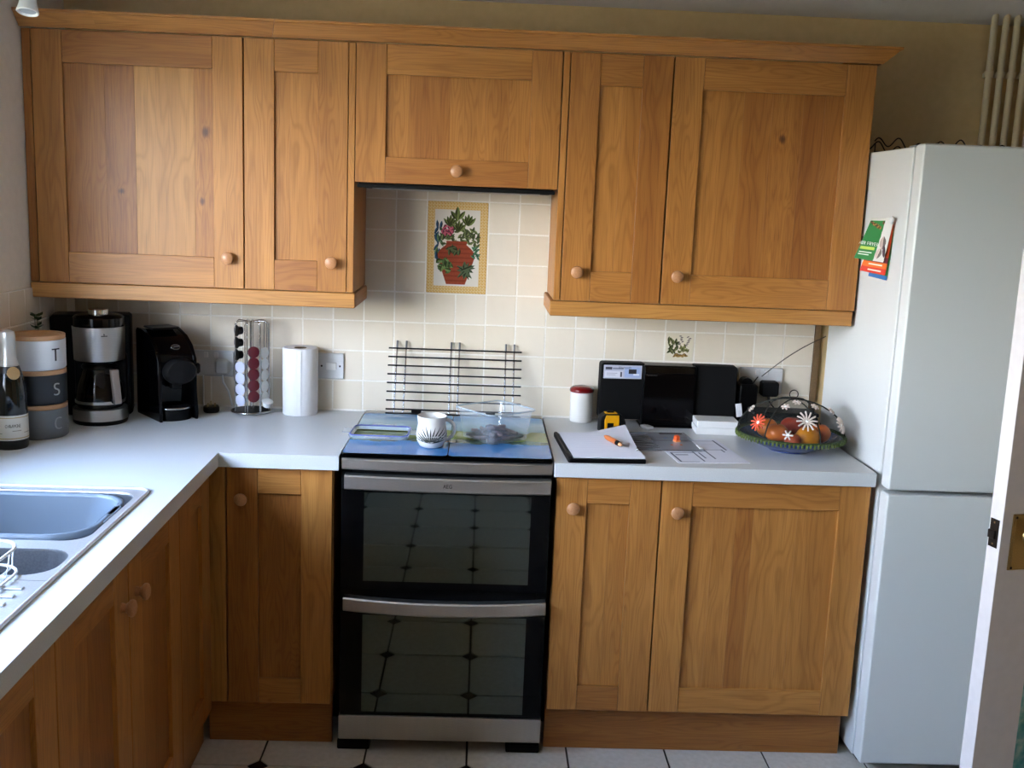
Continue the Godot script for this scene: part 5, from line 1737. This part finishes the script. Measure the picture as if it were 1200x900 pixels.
func fruit_bowl():
	var c = Vector3(1.334, WT, 0.362)
	var blue = mottle(Color(0.1, 0.17, 0.38), Color(0.18, 0.28, 0.52), 71, 0.05, 10.0, 0.2)
	var t = thing("fruit_bowl", "blue bowl of fruit under the flowered net cover", "bowl", c)
	put("bowl", B.new().lathe([[0.0, 0.0], [0.062, 0.0], [0.066, 0.004], [0.1, 0.018], [0.138, 0.034], [0.15, 0.043], [0.152, 0.046], [0.149, 0.048], [0.13, 0.038], [0.095, 0.024], [0.06, 0.012], [0.0, 0.01]], 48).mesh(), blue, t)
	var fr = [[-0.055, 0.058, 0.045, 0.034, Color(0.93, 0.46, 0.1), "orange beside the coral flower in the fruit bowl", "orange"], [0.005, 0.066, -0.01, 0.036, Color(0.68, 0.18, 0.15), "red apple at the back of the fruit bowl", "apple"], [0.03, 0.054, 0.07, 0.036, Color(0.95, 0.6, 0.1), "yellow-orange fruit at the front of the fruit bowl", "orange"], [0.078, 0.059, 0.03, 0.033, Color(0.88, 0.4, 0.14), "reddish orange fruit at the right of the bowl", "orange"], [-0.02, 0.047, 0.09, 0.024, Color(0.75, 0.28, 0.18), "small red fruit at the front left of the bowl", "plum"], [-0.06, 0.056, -0.045, 0.033, Color(0.8, 0.4, 0.07), "orange at the far left of the fruit bowl", "orange"]]
	for f in fr:
		var o = thing("fruit", f[5], "fruit", c + Vector3(f[0], f[1], f[2]), f[0] * 20.0, "fruit in the bowl")
		var r = f[3]
		var prf := []
		for k in 13:
			var a = -PI / 2 + PI * k / 12.0
			prf.append([cos(a) * r, sin(a) * r * 0.9 - (0.12 * r * exp(-pow((PI / 2 - a) * 4.0, 2.0)))])
		put("flesh", B.new().lathe(prf, 24).mesh(), mottle(f[4], f[4].lerp(Color(0.9, 0.6, 0.2), 0.35), 73, 0.06, 18.0, 0.4), o)
		put("stalk", B.new().tube([Vector3(0, r * 0.75, 0), Vector3(0.002, r * 0.95, 0.001)], 0.0015, 5).mesh(), mat(Color(0.2, 0.14, 0.07), 0.8), o)
	# net cover
	var cv = thing("net_food_cover", "dark net food cover with beaded green edging and fabric flowers", "food cover", c)
	var net = clear(Color(0.1, 0.12, 0.11), 0.32, 0.8)
	var dome := []
	for k in 9:
		var a = (PI / 2) * k / 8.0
		dome.append([0.156 * cos(a), 0.052 + 0.104 * sin(a)])
	put("net", B.new().lathe(dome, 40).mesh(), net, cv)
	var rim := arc(Vector3(0, 0.0505, 0), 0.157, 0.0, TAU * 59.0 / 60.0, 59, Vector3.RIGHT, Vector3.BACK)
	put("edging", B.new().tube(rim, 0.0045, 8, true).mesh(), mat(Color(0.16, 0.22, 0.06), 0.8), cv)
	var bead := B.new()
	for k in 84:
		var a = TAU * k / 84.0
		var p = Vector3(cos(a) * 0.161, 0.046 - 0.002 * (k % 2), sin(a) * 0.161)
		bead.box(p, Vector3(0.006, 0.014, 0.006), 0.0025)
	var bd := put("beads", bead.mesh(), mottle(Color(0.16, 0.24, 0.05), Color(0.5, 0.55, 0.25), 75, 0.2, 30.0, 0.6), cv)
	bd.set_meta("kind", "stuff")
	# six ribs of ribbon
	for k in 6:
		var a = TAU * k / 6.0 + 0.25
		var path := []
		for i in 9:
			var s = (PI / 2) * i / 8.0
			path.append(Vector3(cos(a) * 0.1575 * cos(s), 0.052 + 0.1052 * sin(s), sin(a) * 0.1575 * cos(s)))
		put("rib", B.new().tube(path, 0.0022, 5).mesh(), mat(Color(0.09, 0.11, 0.09), 0.8), cv)
	put("handle_ring", B.new().tube(arc(Vector3(0, 0.17, 0), 0.013, 0.0, TAU * 15.0 / 16.0, 15, Vector3.UP, Vector3.RIGHT), 0.0015, 6, true).mesh(), M.dark_metal, cv)
	put("ring_boss", B.new().lathe([[0.0, 0.154], [0.012, 0.154], [0.008, 0.162], [0.0, 0.163]], 14).mesh(), M.dark_metal, cv)
	var wm = mat(Color(0.82, 0.76, 0.72), 0.7)
	var cm = mat(Color(0.82, 0.32, 0.2), 0.7)
	for f in [[-1.0, 0.42, cm, 0.026], [0.03, 0.62, wm, 0.031], [0.98, 0.42, wm, 0.026], [-0.55, 1.02, wm, 0.012], [-1.6, 0.7, wm, 0.012], [0.6, 1.05, wm, 0.012], [-0.1, 1.25, wm, 0.012], [1.2, 0.8, wm, 0.012], [-0.35, 0.22, wm, 0.014]]:
		var a = f[0] as float
		var s = f[1] as float
		var p = Vector3(sin(a) * 0.156 * cos(s), 0.052 + 0.104 * sin(s), cos(a) * 0.156 * cos(s))
		var nn = Vector3(sin(a) * cos(s), sin(s), cos(a) * cos(s)).normalized()
		flower(cv, p + nn * 0.001, nn, f[3], f[2], 12 if f[3] > 0.02 else 6)

# ------------------------------------------------------------------ sockets, cables, lamp
func small_fixtures():
	var sw = thing("wall_switch", "white single wall switch on the tiles behind the kitchen roll", "switch", Vector3(-0.1055, 1.034, 0.0005))
	put("plate", B.new().box(Vector3(0, 0, 0.0045), Vector3(0.086, 0.086, 0.009), 0.003).mesh(), M.plastic, sw)
	put("rocker", B.new().box(Vector3(0.002, 0, 0.0105), Vector3(0.034, 0.024, 0.005), 0.001).box(Vector3(0.011, 0.001, 0.0128), Vector3(0.014, 0.018, 0.003), 0.001).mesh(), M.white, sw)
	for x in [-0.03, 0.03]: put("screw", B.new().box(Vector3(x, 0, 0.0092), Vector3(0.006, 0.006, 0.0014), 0.0006).mesh(), M.dark_metal, sw)
	# double sockets
	for k in 2:
		var p = [Vector3(-0.497, 1.03, 0.0005), Vector3(1.33, 1.035, 0.0005)][k]
		var s = thing("double_socket", ["white double socket on the tiles behind the capsule machine", "white double socket on the tiles right of the stereo"][k], "socket", p, 0.0, "double sockets")
		put("plate", B.new().box(Vector3(0, 0, 0.0045), Vector3(0.146, 0.086, 0.009), 0.003).mesh(), M.plastic, s)
		for x in [-0.048, 0.048]: put("switch", B.new().box(Vector3(x * (0.3 if k == 1 else 0.35), 0.028, 0.0105), Vector3(0.014, 0.018, 0.006), 0.0015).mesh(), M.white, s)
	var pg = thing("plug", "white plug in the socket behind the pod carousel", "plug", Vector3(-0.457, 1.022, 0.0095))
	put("case", B.new().box(Vector3(0, 0, 0.0165), Vector3(0.047, 0.05, 0.031), 0.009).mesh(), M.plastic, pg)
	put("cable", B.new().tube([Vector3(0, -0.024, 0.02), Vector3(0.004, -0.05, 0.024), Vector3(0.02, -0.08, 0.02), Vector3(0.03, -0.13, 0.012)], 0.0032, 7).mesh(), M.plastic, pg)
	var wc = thing("cable", "thin white cable hanging down the tiles beside the capsule machine", "cable", Vector3(-0.525, 0, 0.006))
	put("lead", B.new().tube([Vector3(0.0, 0.99, 0.004), Vector3(0.002, 0.95, 0.006), Vector3(0.002, 0.9, 0.01), Vector3(0.01, WT + 0.004, 0.03)], 0.003, 7).mesh(), M.plastic, wc)
	var bp = thing("loose_plug", "black plug lying pins up on the worktop beside the capsule machine", "plug", Vector3(-0.478, WT, 0.088), 0.3)
	var lp := B.new()
	lp.xf = lying(0.0)
	lp.prism(rrect(0.05, 0.05, 0.016, 5), 0.0, 0.02, 0.004)
	put("case", lp.mesh(), M.black, bp)
	for q in [[0, -0.012, 0.02], [-0.011, 0.01, 0.016], [0.011, 0.01, 0.016]]:
		put("pin", B.new().span(Vector3(q[0] - 0.003, 0.019, q[1] - 0.002), Vector3(q[0] + 0.003, 0.02 + q[2] * 0.7, q[1] + 0.002), 0.0006).mesh(), M.brass, bp)
	# black mains adapter and its leads
	var ad = thing("mains_adapter", "black mains adapter in the socket right of the stereo", "adapter", Vector3(1.352, 1.013, 0.0095))
	put("case", B.new().box(Vector3(0, 0, 0.024), Vector3(0.056, 0.05, 0.046), 0.006).mesh(), M.charcoal, ad)
	put("strain_relief", B.new().tube([Vector3(0.0, -0.024, 0.026), Vector3(0.002, -0.04, 0.028)], 0.0045, 8).mesh(), M.black, ad)
	var l1 := []
	for k in 15:
		var s = k / 14.0
		l1.append(Vector3(lerpf(1.325, 1.512, s), 1.052 + 0.148 * s + 0.012 * sin(s * PI), 0.03 + 0.05 * s))
	tag(put("cable", B.new().tube(l1, 0.0016, 6).mesh(), M.dark_metal), "thin dark cable running up from the socket towards the wall cabinet", "cable")
	tag(put("cable", B.new().tube([Vector3(1.354, 0.972, 0.038), Vector3(1.358, 0.965, 0.04), Vector3(1.376, 0.945, 0.035), Vector3(1.4, 0.925, 0.03), Vector3(1.43, 0.9, 0.03)], 0.0026, 7).mesh(), M.black), "black adapter lead curving down behind the black box", "cable")
	tag(put("cable", B.new().tube([Vector3(1.318, 1.048, 0.012), Vector3(1.305, 1.03, 0.014), Vector3(1.3, 1.0, 0.014), Vector3(1.3, 0.97, 0.012), Vector3(1.288, 0.95, 0.008)], 0.0018, 6).mesh(), M.charcoal), "dark lead hanging from the socket beside the router", "cable")
	# painted-in shade strip where the tiles end
	# ceiling spot
	var sp = thing("ceiling_spotlight", "white spotlight bulb on a black ceiling bracket at the top left corner", "spotlight", Vector3(-0.72, 0.0, 0.78))
	var c = Vector3(0, 1.993, 0)
	var bu := B.new()
	bu.xf = Transform3D(Basis(Vector3.RIGHT, -0.25), c)
	bu.lathe([[0.0, 0.058], [0.012, 0.058], [0.014, 0.045], [0.017, 0.034], [0.0225, 0.008], [0.025, 0.0], [0.0255, -0.003], [0.0235, -0.005], [0.0215, -0.004], [0.019, 0.0]], 28)
	put("bulb", bu.mesh(), M.plastic, sp)
	var ln := B.new()
	ln.xf = bu.xf
	ln.lathe([[0.0, -0.0005], [0.0215, -0.0005], [0.0215, 0.001], [0.0, 0.001]], 24)
	put("lens", ln.mesh(), mat(Color(0.55, 0.57, 0.6), 0.15), sp)
	for s in [-1, 1]:
		put("arm", B.new().tube([c + Vector3(s * 0.014, 0.045, 0), c + Vector3(s * 0.022, 0.058, 0), c + Vector3(s * 0.02, 0.12, 0)], 0.0035, 6).mesh(), M.matt_black, sp)
	put("holder", B.new().tube([c + Vector3(0, 0.055, 0.006), c + Vector3(0, 0.115, 0.012)], 0.012, 12).mesh(), M.plastic, sp)
	put("bracket", B.new().span(Vector3(-0.03, 2.105, -0.012), Vector3(0.03, 2.125, 0.03), 0.002).tube([Vector3(0, 2.12, 0), Vector3(0, YC, 0)], 0.006, 8).mesh(), M.matt_black, sp)
